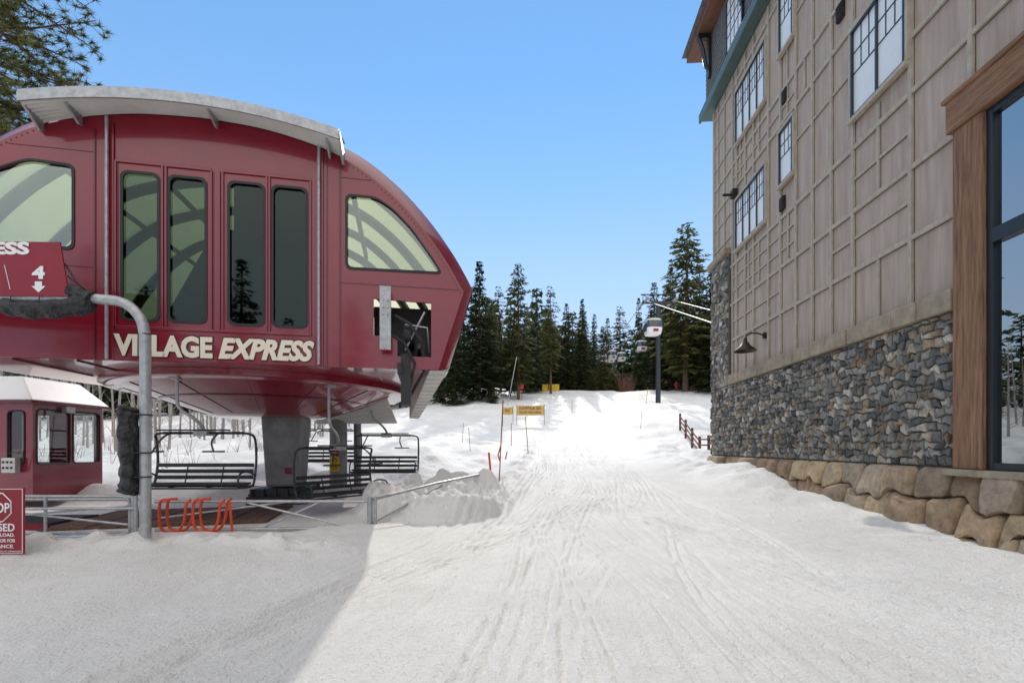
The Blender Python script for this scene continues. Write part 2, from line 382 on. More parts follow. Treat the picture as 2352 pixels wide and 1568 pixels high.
for a in (-1.70,-.93,-.87,-.10,.04,.10,.88,.93,1.68):
    mb.box(S,a-.018,a+.018,-.055,-.026,3.83,6.86)
mb.box(S,-1.70,-.10,-.058,-.026,6.84,6.89).box(S,.10,1.69,-.058,-.026,6.84,6.89)
mb.box(S,-1.70,1.70,-.06,-.026,3.78,3.83)
mb.obj('door_frames',M_RED,st,bevel=.006)
mb=MB()
mb.box(S,-2.05,-2.02,-.04,-.026,3.2,7.42).box(S,2.22,2.25,-.04,-.026,3.2,7.30)
mb.box(S,1.98,2.0,-.04,-.026,3.2,7.45)
for a in (-1.67,-.90,-.065,.07,.905,1.65): mb.box(S,a-.008,a+.008,-.034,-.026,3.84,6.83)
mb.box(S,2.26,4.60,-.034,-.026,4.87,4.885).box(S,-5.1,-2.06,-.034,-.026,4.87,4.885)
mb.box(S,2.26,2.85,-.034,-.026,6.98,6.99).box(S,-3.4,-2.06,-.034,-.026,6.98,6.99)
mb.obj('panel_seams',M_RED2,st)
mb=MB()
rv=[(p.x,p.y) for p in smoothpts([(a,b_,0) for a,b_ in outer[1:-1]],2)]
for (s,z) in scl(rv,.942,.915):
    if abs(s)>2.4:
        p=Vector(S(s,-.027,z)); q=Vector(S(s,-.036,z)); mb.tube([p,q],.014,5)
mb.obj('rivets',M_RED2,st)
mb=MB()
mb.box(S,2.80,4.10,.9,.95,3.3,4.7).obj('opening_backing',M_DARK,st)
mb=MB()
for k in range(6):
    c=S(3.55+.03*k,.15+.32*k,3.95-.0*k); 
    u=Vector(S(1,0,0))-Vector(S(0,0,0))
    p=Vector(c); mb.tube([p-u*.07,p+u*.07],.2,14)
    p=p+Vector((0,0,-.55)); mb.tube([p-u*.07,p+u*.07],.17,14)
mb.box(S,3.35,3.45,-.1,2.2,3.1,3.3).box(S,3.75,3.82,-.12,2.4,3.6,3.7).box(S,3.42,3.62,-.05,.4,2.45,3.5)
mb.tube([S(3.3,-.1,4.25),S(3.6,-.12,4.1),S(3.85,-.1,3.75),S(3.9,.1,3.2),S(3.6,.5,2.7)],.035,6)
mb.tube([S(3.2,0,3.9),S(3.5,-.1,3.7),S(3.7,-.1,3.3),S(3.55,.3,2.6)],.03,6)
mb.obj('tyre_conveyor',M_BLACK,st,True)
mb=MB(); mb.box(S,3.02,3.24,-.30,-.24,3.52,4.78)
for k in range(3):
    for a in (3.09,3.17):
        p=Vector(S(a,-.30,4.22+.14*k)); q=Vector(S(a,-.33,4.22+.14*k)); mb.tube([p,q],.022,6)
mb.box(S,3.08,3.18,-.24,.1,4.0,4.2)
mb.tube([S(3.5,-.05,4.1),S(3.95,-.05,4.05),S(4.0,.3,3.6)],.02,6).tube([S(3.5,.1,3.6),S(3.9,.05,4.4)],.025,6)
mb.obj('rail_bracket',M_GALV,st,bevel=.008)
mb=MB()
mb.tube([S(-1.80,-.11,7.62),S(-1.80,-.11,3.2)],.028,8).tube([S(1.85,-.11,7.5),S(1.85,-.11,3.22)],.028,8)
mb.obj('down_pipes',M_GALV,st,True)
vis=[ -2.85+ (2.3+2.85)*k/26 for k in range(27)]
def vz(s): return 7.90-.048*(s+.3)**2
def oz(s):
    return float(np.interp(s,[p[0] for p in arch],[p[1] for p in arch]))
def iz(s):
    q=inner[1:-1]; return float(np.interp(s,[p[0] for p in q],[p[1] for p in q]))
mb=MB()
for a,b_ in zip(vis[:-1],vis[1:]):
    mb.hexa([S(a,-.58,vz(a)-.17),S(b_,-.58,vz(b_)-.17),S(a,-.55,vz(a)-.17),S(b_,-.55,vz(b_)-.17),S(a,-.58,vz(a)+.02),S(b_,-.58,vz(b_)+.02),S(a,-.55,vz(a)+.02),S(b_,-.55,vz(b_)+.02)],0)
    mb.add([S(a,-.56,vz(a)+.015),S(b_,-.56,vz(b_)+.015),S(b_,.22,oz(b_)+.05),S(a,.22,oz(a)+.05)],[(0,1,2,3)],0)
    m_=12
    for k in range(m_):
        t0=-.55+.52*k/m_; t1=-.55+.52*(k+1)/m_
        def uz(s,t,kk): 
            f=(t+.55)/.52; return (vz(s)-.16)*(1-f)+(iz(s)+.02)*f+(.03 if kk%2 else 0)
        mb.add([S(a,t0,uz(a,t0,k)),S(b_,t0,uz(b_,t0,k)),S(b_,t1,uz(b_,t1,k+1)),S(a,t1,uz(a,t1,k+1))],[(0,3,2,1)],1)
for s in (-2.85,-2.25,.0,2.05,2.3):
    w=.02
    pts=[(-.56,vz(s)-.1),(-.1,iz(s)-.16),(.10,iz(s)-.1),(.16,iz(s)+.1),(-.56,vz(s)+.0)]
    va=[S(s-w,t,z) for t,z in pts]+[S(s+w,t,z) for t,z in pts]
    mb.add(va,[(0,1,2,3,4),(9,8,7,6,5)]+[(i,(i+1)%5,5+(i+1)%5,5+i)[::-1] for i in range(5)],0)
mb.obj('roof_visor',[M_GALV,M_GALVL],st)
mb=MB(); mb.box(S,-1.72,1.77,-.045,-.026,3.2,3.76).obj('name_panel',M_RED,st)
for (bd,a,b_,sh) in (('VILLAGE',-1.72,-.07,0),('EXPRESS',.03,1.755,.28)):
    text(bd,'lettering_outline_'+bd.lower(),a-.018,b_+.018,3.248,3.704,S,-.052,M_OUT,st,SANG,sh,.078,.002)
    text(bd,'lettering_'+bd.lower(),a,b_,3.270,3.682,S,-.058,M_CREAM,st,SANG,sh,.048,.003)
DC=(-6.67,13.0)
mb=MB(); mb.lathe([(3.62,3.186),(3.62,3.06),(3.5,3.02),(3.3,3.05),(3.2,3.02),(1.45,2.42),(1.32,2.38),(0.01,2.38)],DC,72)
mb.obj('bullwheel_cover',M_RED,st,True)
mb=MB(); mb.lathe([(2.5,2.80),(2.52,2.775),(2.45,2.75)],DC,72)
for k in range(14):
    a=2*math.pi*k/14+.1; mb.tube([(DC[0]+1.5*math.cos(a),DC[1]+1.5*math.sin(a),2.433),(DC[0]+3.2*math.cos(a),DC[1]+3.2*math.sin(a),3.013)],.008,4)
mb.obj('cover_trim',M_RED2,st,True)
mb=MB()
for s in (-3.4,-2.4,2.9): mb.box(S,s-.01,s+.01,.1,2.2,3.165,3.188)
mb.obj('soffit_joints',M_RED2,st)
mb=MB()
for k in range(9):
    f=k/9
    y0=14.0+.13*k; z0=3.08-.085*k
    mb.hexa([(-5.5+ -.9*f,y0,z0),(-3.75+.05*f,y0,z0+.02),(-5.5-.9*f,y0+.09,z0-.075),(-3.75+.05*f,y0+.09,z0-.055),(-5.5-.9*f,y0,z0+.025),(-3.75+.05*f,y0,z0+.045),(-5.5-.9*f,y0+.09,z0-.05),(-3.75+.05*f,y0+.09,z0-.03)])
mb.obj('louvred_guard',M_GALVL,st)
mb=MB()
A=(-1.35,9.86,3.19);B=(-1.72,9.8,3.19);C=(-2.95,13.5,2.40);D=(-2.68,13.5,2.40)
mb.hexa([(B[0],B[1],3.185),(A[0],A[1],3.185),C,D,(B[0],B[1]+.3,3.3),(A[0],A[1]+.3,3.3),(C[0],C[1],3.2),(D[0],D[1],3.2)])
for k in range(1,14):
    f=k/14; L0=Vector(B).lerp(Vector(C),f); R0=Vector(A).lerp(Vector(D),f)
    mb.tube([L0+Vector((0,0,-.01)),R0+Vector((0,0,-.01))],.018,5)
mb.obj('side_skirt',M_GALVL,st)
mb=MB()
tf=frame(-6.35,13.25,0,.16)
def taper(mb,fr,w0,d0,z0,w1,d1,z1,mi=0):
    mb.hexa([fr(-w0,-d0,z0),fr(w0,-d0,z0),fr(-w0,d0,z0),fr(w0,d0,z0),fr(-w1,-d1,z1),fr(w1,-d1,z1),fr(-w1,d1,z1),fr(w1,d1,z1)],mi)
taper(mb,tf,.42,.45,.50,.52,.55,2.5)
mb.obj('support_column',M_STEEL,st,bevel=.06)
mb=MB(); mb.box(tf,-.78,.78,-.8,.8,.05,.27).box(tf,-.66,.66,-.68,.68,.27,.47)
for a in (-.68,-.4,-.1,.2,.45,.68):
    for b_ in (-.70,.70):
        p=Vector(tf(a,b_,.27)); mb.tube([p,p+Vector((0,0,.2))],.045,6)
        mb.tube([p+Vector((0,0,.0)),p+Vector((0,0,.08))],.075,6)
mb.obj('anchor_plate',M_DARK,st)
mb=MB(); p=Vector(tf(.18,-.5,.95)); mb.box(frame(p.x,p.y,p.z,.16),-.07,.07,-.05,.02,-.08,.08).obj('stop_button',M_REDSIGN,st)
mb=MB(); mb.tube([(-5.62,15.2,.2),(-5.62,15.2,3.2)],.27,20).tube([(-5.07,15.4,.2),(-5.07,15.4,3.2)],.12,12)
mb.obj('rear_column',M_STEEL,st,True)
# ------------------------------------------------------------------ restraint sign
rs=new_empty('restraint_warning_sign',(-5.6,14.8,1))
f0=frame(-5.62,14.86,0,0)
mb=MB(); mb.box(f0,-.15,.15,-.012,.0,.82,1.28).obj('yellow_board',M_YEL,rs)
mb=MB(); mb.box(f0,-.13,.13,-.012,.0,1.32,1.52).obj('red_board',M_REDSIGN,rs)
text('KEEP TIPS UP','keep_text',-.11,.11,1.38,1.43,f0,-.016,M_WHITE,rs,0)
text('LOWER','lower_text',-.09,.09,1.0,1.05,f0,-.016,M_OUT,rs,0)
text('RESTRAINT','restraint_text',-.13,.13,.93,.98,f0,-.016,M_OUT,rs,0)
text('DEVICE','device_text',-.09,.09,.86,.91,f0,-.016,M_OUT,rs,0)
mb=MB(); mb.tube([(-5.62+.08*math.cos(a),14.845,1.17+.08*math.sin(a)) for a in [k*math.pi/8 for k in range(16)]],.01,5,closed=True)
mb.tube([(-5.66,14.845,1.12),(-5.58,14.845,1.22)],.012,5)
mb.obj('pictogram',M_OUT,rs)
mb=MB(); mb.box(f0,-.02,.02,.0,.08,.8,1.5).obj('sign_bracket',M_GALV,rs)
# ------------------------------------------------------------------ chairs
def chair(x,y,z,ang,hang=2.4,w=1.02):
    e=new_empty('lift_chair',(x,y,z)); F=frame(x,y,z,ang)
    mb=MB()
    for k in range(6):
        b0=-.30+.09*k; mb.box(F,-w,w,b0,b0+.06,-.03+.012*abs(k-3),.015+.012*abs(k-3))
    for k in range(3): mb.box(F,-w,w,.27+.02*k,.30+.02*k,.10+.13*k,.18+.13*k)
    mb.obj('slatted_seat',M_CHAIR,e,bevel=.006)
    mb=MB()
    for sx in (-1,1):
        a=sx*(w+.03)
        mb.tube([F(*p) for p in smoothpts([(a,-.34,-.04),(a,.1,-.05),(a,.26,.02),(a,.36,.45),(a,.33,.9),(a*.97,.25,1.05),(a*.8,.22,1.09)],5)],.026,8)
        mb.tube([F(*p) for p in smoothpts([(a,.3,.18),(a,.05,.26),(a,-.26,.25),(a,-.36,.1),(a,-.34,-.04)],5)],.02,8)
        mb.tube([F(sx*.38,-.28,-.03),F(sx*.38,.2,-.03),F(sx*.38,.34,.44)],.016,6)
        mb.tube([F(*p) for p in smoothpts([(sx*.45,.22,1.09),(sx*.5,-.1,1.06),(sx*.52,-.35,.9),(sx*.6,-.42,.70)],4)],.018,7)
        mb.tube([F(sx*.38,-.42,.70),F(sx*.82,-.42,.70)],.018,7)
    mb.tube([F(-w*.82,.22,1.09),F(w*.82,.22,1.09)],.03,8)
    mb.tube([F(-w,-.32,-.05),F(w,-.32,-.05)],.022,6).tube([F(-w,.22,-.05),F(w,.22,-.05)],.022,6)
    mb.tube([F(-.75,-.1,1.14),F(.75,-.1,1.14)],.018,6)
    mb.obj('tube_frame',M_CHAIR,e,True)
    mb=MB()
    mb.tube([F(*p) for p in smoothpts([(0,.22,1.05),(0,.22,1.2),(-.12,.1,1.4),(-.36,0,1.62),(-.40,0,1.9),(-.40,0,hang)],5)],.034,9)
    mb.box(F,-.14,.14,.1,.34,1.03,1.17)
    mb.box(F,-.5,-.3,-.12,.12,hang-.1,hang+.12)
    mb.obj('hanger_arm',M_GALV,e,True)
    return e
chair(-6.62,9.85,.80,.03,2.3)
chair(-4.05,11.3,.48,math.radians(55),2.6)
chair(-3.95,14.6,.86,.05,2.3,.95)
chair(-6.6,17.2,1.1,.1,2.1,.95)
# ------------------------------------------------------------------ sign pole
pole=new_empty('overhead_sign',(-5.81,7.57,0))
Yp=7.45
PX=-5.82
arm=smoothpts([(-11.3,Yp,3.98),(-9,Yp,3.97),(-7.2,Yp,3.95),(PX-.64,Yp,3.93),(PX-.31,Yp,3.86),(PX-.09,Yp,3.65),(PX-.01,Yp,3.38),(PX,Yp,3.0),(PX,Yp,-.3)],5)
mb=MB(); mb.tube(arm,.078,14); mb.obj('bent_pole',M_GALV,pole,True)
mb=MB(); mb.tube([(-11.3,Yp,4.4),(-11.3,Yp,-.3)],.078,14); mb.obj('far_post',M_GALV,pole,True)
mb=MB()
f1=frame(.19,Yp-.1,0,0)
p=[(-11.4,4.83),(-7.27,4.80),(-7.13,3.95),(-11.4,3.98)]
mb.add([f1(a,0,z) for a,z in p]+[f1(a,.02,z) for a,z in p],[(3,2,1,0),(4,5,6,7)]+[(i,(i+1)%4,4+(i+1)%4,4+i) for i in range(4)])
mb.obj('sign_panel',M_REDSIGN,pole)
text('VILLAGE EXPRESS','sign_lettering',-10.95,-7.74,4.60,4.80,f1,-.006,M_WHITE,pole,0,0,.045)
text('4','sign_number',-7.70,-7.50,4.22,4.42,f1,-.006,M_WHITE,pole,0,0,.05)
mb=MB(); mb.box(f1,-7.655,-7.545,-.008,-.002,4.10,4.18)
mb.add([f1(-7.71,-.005,4.11),f1(-7.49,-.005,4.11),f1(-7.60,-.005,4.01)],[(0,2,1)])
mb.add([f1(-8.14,-.005,4.44),f1(-8.13,-.005,4.44),f1(-8.04,-.005,4.06),f1(-8.05,-.005,4.06)],[(0,3,2,1)])
mb.obj('arrow_marks',M_WHITE,pole)
def bag(pts,r,name,parent,sq=1.0):
    P=[Vector(p) for p in smoothpts(pts,9)]; K=len(P)
    R=[r*(.92+.10*math.sin(i*.9)+.05*math.sin(i*2.3))*(1 if 0<i<K-1 else .45) for i in range(K)]
    mb=MB(); mb.tube(P,R,20)
    rr=random.Random(K); ph=[rr.uniform(0,6.28) for _ in range(4)]
    nv=[]
    for idx,(x,y,z) in enumerate(mb.v):
        i=idx//20; j=idx%20; c=P[i]; a=2*math.pi*j/20
        f=1+.11*math.sin(3*a+ph[0]+i*.12)+.07*math.sin(7*a+ph[1]-i*.25)+.04*math.sin(11*a+ph[2]+i*.5)
        nv.append((c.x+(x-c.x)*f,c.y+(y-c.y)*f,c.z+(z-c.z)*f))
    mb.v=nv
    o=mb.obj(name,M_BAG,parent,True)
    s=o.modifiers.new('s','SUBSURF'); s.levels=1; s.render_levels=1
bag([(-8.05,Yp-.02,3.82),(-7.6,Yp-.03,3.76),(-7.1,Yp-.03,3.79),(-6.62,Yp-.02,3.86)],.15,'rolled_cover',pole)
bag([(-6.98,Yp-.05,4.08),(-6.8,Yp-.05,4.0),(-6.62,Yp-.05,3.93)],.10,'cover_knot',pole)
mb=MB(); mb.tube([(-7.1,Yp,4.5),(-6.9,Yp,4.2),(-6.7,Yp,4.05)],.015,5).tube([(-7.05,Yp,4.3),(-6.8,Yp,4.1)],.012,5); 
for a in (-7.85,-7.4,-6.95,-6.74): mb.tube([(a+.0,Yp+.1*math.cos(t)-.01,3.88+.17*math.sin(t)) for t in [k*math.pi/5 for k in range(10)]],.01,4,closed=True)
mb.obj('straps',M_BLACK,pole)
bag([(-6.03,Yp-.05,2.22),(-6.05,Yp-.05,2.1),(-6.05,Yp-.05,1.7),(-6.03,Yp-.05,1.3),(-6.02,Yp-.05,1.0),(-6.05,Yp-.05,.86)],.15,'hanging_cover',pole)
mb=MB()
for z in (2.1,1.5,1.12): mb.tube([(-5.93+.2*math.cos(t),Yp+.12*math.sin(t),z) for t in [k*math.pi/6 for k in range(12)]],.012,4,closed=True)
mb.obj('pole_straps',M_BLACK,pole)
# ------------------------------------------------------------------ closed sign
cs=new_empty('closed_sign',(-7.2,6.6,.5)); f2=frame(0,6.6,0,0)
mb=MB(); mb.box(f2,-7.62,-6.86,0,.015,.09,1.02); mb.obj('board',M_REDSIGN,cs)
mb=MB()
for a0,a1,z0,z1 in ((-7.60,-6.88,1.0,1.008),(-7.60,-6.88,.102,.11),(-7.60,-7.592,.11,1.0),(-6.888,-6.88,.11,1.0)): mb.box(f2,a0,a1,-.003,-.001,z0,z1)
oc=[(-7.24+.215*math.cos(math.radians(22.5+45*k)),.745+.215*math.sin(math.radians(22.5+45*k))) for k in range(8)]
mb.tube([f2(a,-.004,z) for a,z in oc],.009,4,closed=True)
mb.obj('octagon_border',M_WHITE,cs)
for t_,a,b_,z0,z1 in (('STOP',-7.42,-7.06,.67,.81),('CLOSED',-7.5,-6.99,.41,.52),('DO NOT LOAD.',-7.5,-6.99,.335,.385),('SEE OPERATOR FOR',-7.52,-6.98,.255,.305),('ASSISTANCE.',-7.48,-7.0,.175,.225),('PLEASE CONTACT SECURITY AT 530.562.0236',-7.58,-6.90,.125,.14)):
    text(t_,'text_'+t_.split()[0].lower(),a,b_,z0,z1,f2,-.004,M_WHITE,cs,0,0,.02,.001)
mb=MB(); mb.tube([(-7.5,6.65,-.1),(-7.5,6.65,1.0)],.02,6).tube([(-7.0,6.65,-.1),(-7.0,6.65,1.0)],.02,6); mb.obj('stand_legs',M_GALV,cs)
# ------------------------------------------------------------------ gates
g1=new_empty('queue_gate',(-8,7.9,.3)); mb=MB()
def rg(y,x0,x1,z0,z1,dy=0,r=.026):
    pts=[(x0,y,z1),(x1-.12,y+dy,z1),(x1-.03,y+dy,z1-.04),(x1,y+dy,z1-.13),(x1,y+dy,z0+.12),(x1-.03,y+dy,z0+.03),(x1-.12,y+dy,z0),(x0,y,z0)]
    mb.tube(pts,r,8)
rg(7.95,-10.5,-6.47,.08,.76); rg(8.1,-10.5,-6.35,.10,.68,.1); rg(7.8,-10.5,-6.2,.06,.56,.1)
mb.tube([(-10.5,7.95,.70),(-6.5,7.95,.28)],.02,6).tube([(-10.5,7.9,.25),(-6.5,7.95,.6)],.02,6)
mb.tube([(-6.42,7.95,.86),(-6.42,7.95,-.2)],.03,8).tube([(-6.25,7.8,.8),(-6.25,7.8,-.2)],.03,8).tube([(-7.9,7.95,.75),(-7.9,7.95,-.1)],.024,8)
mb.obj('gate_tubes',M_GALV,g1,True)
g2=new_empty('queue_gate',(-4.2,8.7,.3)); mb=MB(); y=8.75
mb.tube([(-6.5,y-.2,.60),(-2.72,y+.1,.57)],.03,8).tube([(-6.5,y-.2,.08),(-2.9,y+.05,.08)],.03,8)
mb.tube([(-5.0,y-.08,.59),(-3.0,y,.10)],.02,6).tube([(-6.4,y-.2,.3),(-4.2,y,.57)],.02,6).tube([(-4.6,y-.05,.10),(-3.6,y,.56)],.018,6)
mb.tube([(-2.68,y+.1,.64),(-2.68,y+.1,-.2)],.05,10).tube([(-2.58,y+.1,.66),(-2.58,y+.1,.05)],.035,8)
mb.tube([(-2.62,y+.1,.60),(-1.6,10.0,.82),(-.8,11.4,.92),(-.72,11.6,.86),(-.72,11.6,.3)],.026,8)
mb.tube([(-2.62,y+.1,.16),(-1.5,10.1,.76)],.018,6)
mb.obj('gate_tubes',M_GALV,g2,True)
oh=new_empty('orange_gate_hoops',(-5.9,8.45,.3)); mb=MB()
for x0 in (-6.22,-5.62):
    for yy,dx in ((8.3,0),(8.45,.03)):
        mb.tube([(x+dx,yy,z) for x,_,z in smoothpts([(x0+.16,0,.66),(x0+.03,0,.65),(x0-.01,0,.58),(x0-.02,0,.4),(x0+.0,0,.2),(x0+.07,0,.11),(x0+.2,0,.08),(x0+.33,0,.12),(x0+.42,0,.28),(x0+.45,0,.5),(x0+.47,0,.60),(x0+.54,0,.66)],4)],.024,8)
mb.tube([(-5.01,8.4,.08),(-5.05,8.4,.60)],.022,7)
mb.obj('hoop_tubes',M_ORG,oh,True)
dk=MB()
for k in range(15):
    dk.box(frame(-8.9,9.0,0,.25),0.26*k,0.26*k+.24,-.3,2.4,.03,.065+.004*(k%3))
dk.obj('loading_deck',M_DECK)
dk=MB(); dk.box(frame(-11,9.3,0,.05),0,1.9,-.5,1.0,.03,.10,0).box(frame(-11,9.3,0,.05),-.05,2.2,-.56,-.5,.02,.14,1); dk.obj('loading_mat',[M_BLACK,M_REDSIGN])
# ------------------------------------------------------------------ operator hut
hut=new_empty('lift_operator_hut',(-13,12.8,.3)); hf=frame(0,0,0,0)
hx0,hx1,hy0,hy1,hz0,hz1=-14.6,-12.0,11.75,13.75,.28,2.80
mb=MB()
def wallx(mb,x,y0,y1,z0,z1,wins):
    zb,zt=1.15,2.55
    mb.box(hf,x-.06,x,y0,y1,z0,zb); mb.box(hf,x-.06,x,y0,y1,zt,z1)
    prev=y0
    for a,b_ in wins: mb.box(hf,x-.06,x,prev,a,zb,zt); prev=b_
    mb.box(hf,x-.06,x,prev,y1,zb,zt)
WX=[(hy0+.1,hy0+.98),(hy0+1.08,hy1-.10)]
wallx(mb,hx1,hy0,hy1,hz0,hz1,WX)
def wally(mb,y,x0,x1,z0,z1,wins,zb=1.15,zt=2.5):
    mb.box(hf,x0,x1,y,y+.06,z0,zb); mb.box(hf,x0,x1,y,y+.06,zt,z1); prev=x0
    for a,b_ in wins: mb.box(hf,prev,a,y,y+.06,zb,zt); prev=b_
    mb.box(hf,prev,x1,y,y+.06,zb,zt)
wally(mb,hy0,hx0,hx1-.062,hz0,hz1,[(hx0+.3,hx0+1.3),(hx1-.62,hx1-.2)])
wally(mb,hy1-.06,hx0,hx1-.062,hz0,hz1,[(hx0+.3,hx0+1.1),(hx1-1.0,hx1-.2)])
mb.box(hf,hx0-.06,hx0,hy0,hy1,hz0,hz1)
mb.box(hf,hx0,hx1-.06,hy0+.07,hy1-.07,hz0,hz0+.1)
mb.obj('hut_walls',M_RED,hut)
mb=MB(); 
mb.hexa([(hx0-.15,hy0-.15,hz1-.05),(hx1+.12,hy0-.15,hz1-.05),(hx0-.15,hy1+.15,hz1-.05),(hx1+.12,hy1+.15,hz1-.05),(hx0+.3,hy0+.1,hz1+.58),(hx1-.38,hy0+.1,hz1+.58),(hx0+.3,hy1-.3,hz1+.58),(hx1-.38,hy1-.3,hz1+.58)])
mb.obj('hut_roof',mat('hut_roof_metal',(.80,.79,.77),.35,0,.05,2),hut,bevel=.04)
mb=MB(); mb.box(hf,hx0-.17,hx1+.14,hy0-.17,hy1+.17,hz1-.12,hz1-.055).obj('hut_eave',M_RED2,hut)
mb=MB()
for a,b_ in WX:
    mb.add([(hx1-.03,a,1.15),(hx1-.03,b_,1.15),(hx1-.03,b_,2.55),(hx1-.03,a,2.55)],[(0,1,2,3)])
for a,b_ in ((hx0+.3,hx0+1.3),(hx1-.62,hx1-.2)): mb.add([(a,hy0+.03,1.15),(b_,hy0+.03,1.15),(b_,hy0+.03,2.5),(a,hy0+.03,2.5)],[(0,1,2,3)])
mb.obj('hut_glass',M_GL3,hut)
mb=MB()
for a,b_ in WX:
    q=[(hx1+.005,y_,z_) for y_,z_ in rrect(a,b_,1.15,2.55,.1,3)]; mb.tube(q,.02,5,closed=True)
q=[(x_,hy0-.005,z_) for x_,z_ in rrect(hx1-.62,hx1-.2,1.15,2.5,.1,3)]; mb.tube(q,.02,5,closed=True)
mb.obj('window_seals',M_GASK,hut)
mb=MB(); mb.box(hf,hx1-.62,hx1-.28,hy0-.16,hy0-.02,.95,1.32).obj('control_box',M_GALVL,hut,bevel=.01)
mb=MB()
for k in range(6): mb.box(hf,hx1-.58+.1*(k%3),hx1-.54+.1*(k%3),hy0-.18,hy0-.16,1.05+.14*(k//3),1.10+.14*(k//3))
mb.tube([(hx1-.2,hy0-.1,1.0),(hx1-.1,hy0-.12,1.5),(hx1-.55,hy0-.1,1.42)],.012,5)
mb.obj('control_buttons',M_BLACK,hut)
mb=MB(); mb.box(hf,hx1+.0,hx1+.14,hy0+.75,hy0+1.0,2.5,2.66).obj('flood_light',M_GALV,hut)
# ------------------------------------------------------------------ hotel building
bd=new_empty('hotel_building',W(8,0,0))
mb=MB()
A0,A1=-8,20.4
mb.box(W,A0,A1,-9,0,4.2,16.1)
mb.obj('siding_wall',M_SIDE,bd)
mb=MB(); mb.box(W,A0,A1+.02,-9,.0,-1,4.19).box(W,8.1,A1+.02,-.5,.10,-1,4.0).box(W,18.55,A1+.02,-2,.10,4.0,9.2).obj('masonry_core',M_MORT,bd)
mb=MB(); 
xx=8.19
while xx<18.5:
    L_=random.uniform(.6,1.1); mb.box(W,xx+.006,min(xx+L_,18.5)-.006,-.02,.27+random.uniform(-.015,.015),3.99,4.36+random.uniform(-.01,.01)); xx+=L_
mb.box(W,18.5,A1+.12,-.5,.30,9.2,9.42)
mb.obj('stone_ledge',M_LEDGE,bd,bevel=.015)
mb=MB(); mj=MB()
d0,d1=.005,.06
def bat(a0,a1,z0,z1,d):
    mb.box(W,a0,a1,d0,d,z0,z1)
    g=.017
    mj.box(W,a0-g,a1+g,.001,.0035+random.uniform(0,.0012),z0-g,z1+g)  # dark strip at the caulk gap, shadow line put into its colour
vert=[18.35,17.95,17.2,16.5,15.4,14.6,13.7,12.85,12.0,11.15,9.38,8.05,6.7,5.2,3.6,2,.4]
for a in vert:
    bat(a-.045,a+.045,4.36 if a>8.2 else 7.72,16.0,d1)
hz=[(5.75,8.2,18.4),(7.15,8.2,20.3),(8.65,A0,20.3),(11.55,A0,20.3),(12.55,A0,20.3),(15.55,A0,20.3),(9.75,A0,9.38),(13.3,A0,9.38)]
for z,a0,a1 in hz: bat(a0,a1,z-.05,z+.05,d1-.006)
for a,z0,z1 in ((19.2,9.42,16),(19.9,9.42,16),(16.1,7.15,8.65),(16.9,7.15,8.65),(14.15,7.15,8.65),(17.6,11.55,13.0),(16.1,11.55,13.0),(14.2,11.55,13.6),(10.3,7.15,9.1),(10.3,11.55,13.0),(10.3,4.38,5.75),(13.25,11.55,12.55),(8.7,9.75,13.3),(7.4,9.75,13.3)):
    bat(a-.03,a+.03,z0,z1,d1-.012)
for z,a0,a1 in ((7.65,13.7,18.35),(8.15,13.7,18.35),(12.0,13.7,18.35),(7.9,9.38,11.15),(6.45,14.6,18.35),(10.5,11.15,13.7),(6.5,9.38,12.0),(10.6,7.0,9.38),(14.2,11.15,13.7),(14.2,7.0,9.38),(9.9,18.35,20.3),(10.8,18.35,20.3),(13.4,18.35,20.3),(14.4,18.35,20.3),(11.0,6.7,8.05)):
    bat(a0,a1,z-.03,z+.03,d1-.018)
mb.box(W,20.28,20.42,-.05,.075,9.42,16.0)
mb.obj('siding_battens',M_BATT,bd); mj.obj('batten_shadow_gaps',M_SHADGAP,bd)
def hwin(a0,a1,z0,z1,n,k):
    mb=MB(); mb.box(W,a0,a1,.01,.075,z0,z1)
    mb.obj('window_pane_%d'%k,M_BLIND,bd)
    mb=MB(); w=.05
    mb.box(W,a0-w,a1+w,.01,.13,z1,z1+w).box(W,a0-w,a1+w,.01,.13,z0-w,z0).box(W,a0-w,a0,.01,.128,z0,z1).box(W,a1,a1+w,.01,.128,z0,z1)
    for i in range(1,n): 
        a=a0+(a1-a0)*i/n; mb.box(W,a-.03,a+.03,.03,.11,z0,z1)
    zm=z0+(z1-z0)*.5
    for i in range(n):
        p0=a0+(a1-a0)*i/n;p1=a0+(a1-a0)*(i+1)/n
        for j in (1,2): 
            a=p0+(p1-p0)*j/3; mb.box(W,a-.012,a+.012,.06,.086,zm,z1)
        mb.box(W,p0,p1,.06,.088,zm-.014,zm+.014).box(W,p0,p1,.06,.088,(zm+z1)/2-.014,(zm+z1)/2+.014)
    mb.obj('window_frame_%d'%k,M_FRAME,bd)
    mb=MB(); mb.box(W,a0-.12,a1+.12,.05,.16,z0-.14,z0-.052).box(W,a0-.12,a1+.12,.05,.14,z1+.052,z1+.14).box(W,a0-.13,a0-.052,.05,.12,z0-.05,z1+.05).box(W,a1+.052,a1+.13,.05,.12,z0-.05,z1+.05); mb.obj('window_trim_%d'%k,M_BATT,bd)
k=1
for a0,a1,z0,z1,n in ((15.55,17.85,13.1,14.95,4),(15.55,17.85,9.1,10.85,4),(13.8,14.5,13.7,15.4,1),(13.8,14.5,9.67,11.2,1),(9.48,11.05,9.35,11.3,2),(9.48,11.05,13.2,15.1,2),(4.2,6.4,9.35,11.3,2)):
    hwin(a0,a1,z0,z1,n,k); k+=1
mb=MB()
for a,z in ((14.3,12.25),(11.6,12.3),(14.45,8.7+.35)):
    mb.box(W,a-.12,a+.12,.01,.09,z-.2,z+.2)
    for q in range(5): mb.box(W,a-.10,a+.10,.09,.11,z-.17+.075*q,z-.14+.075*q)
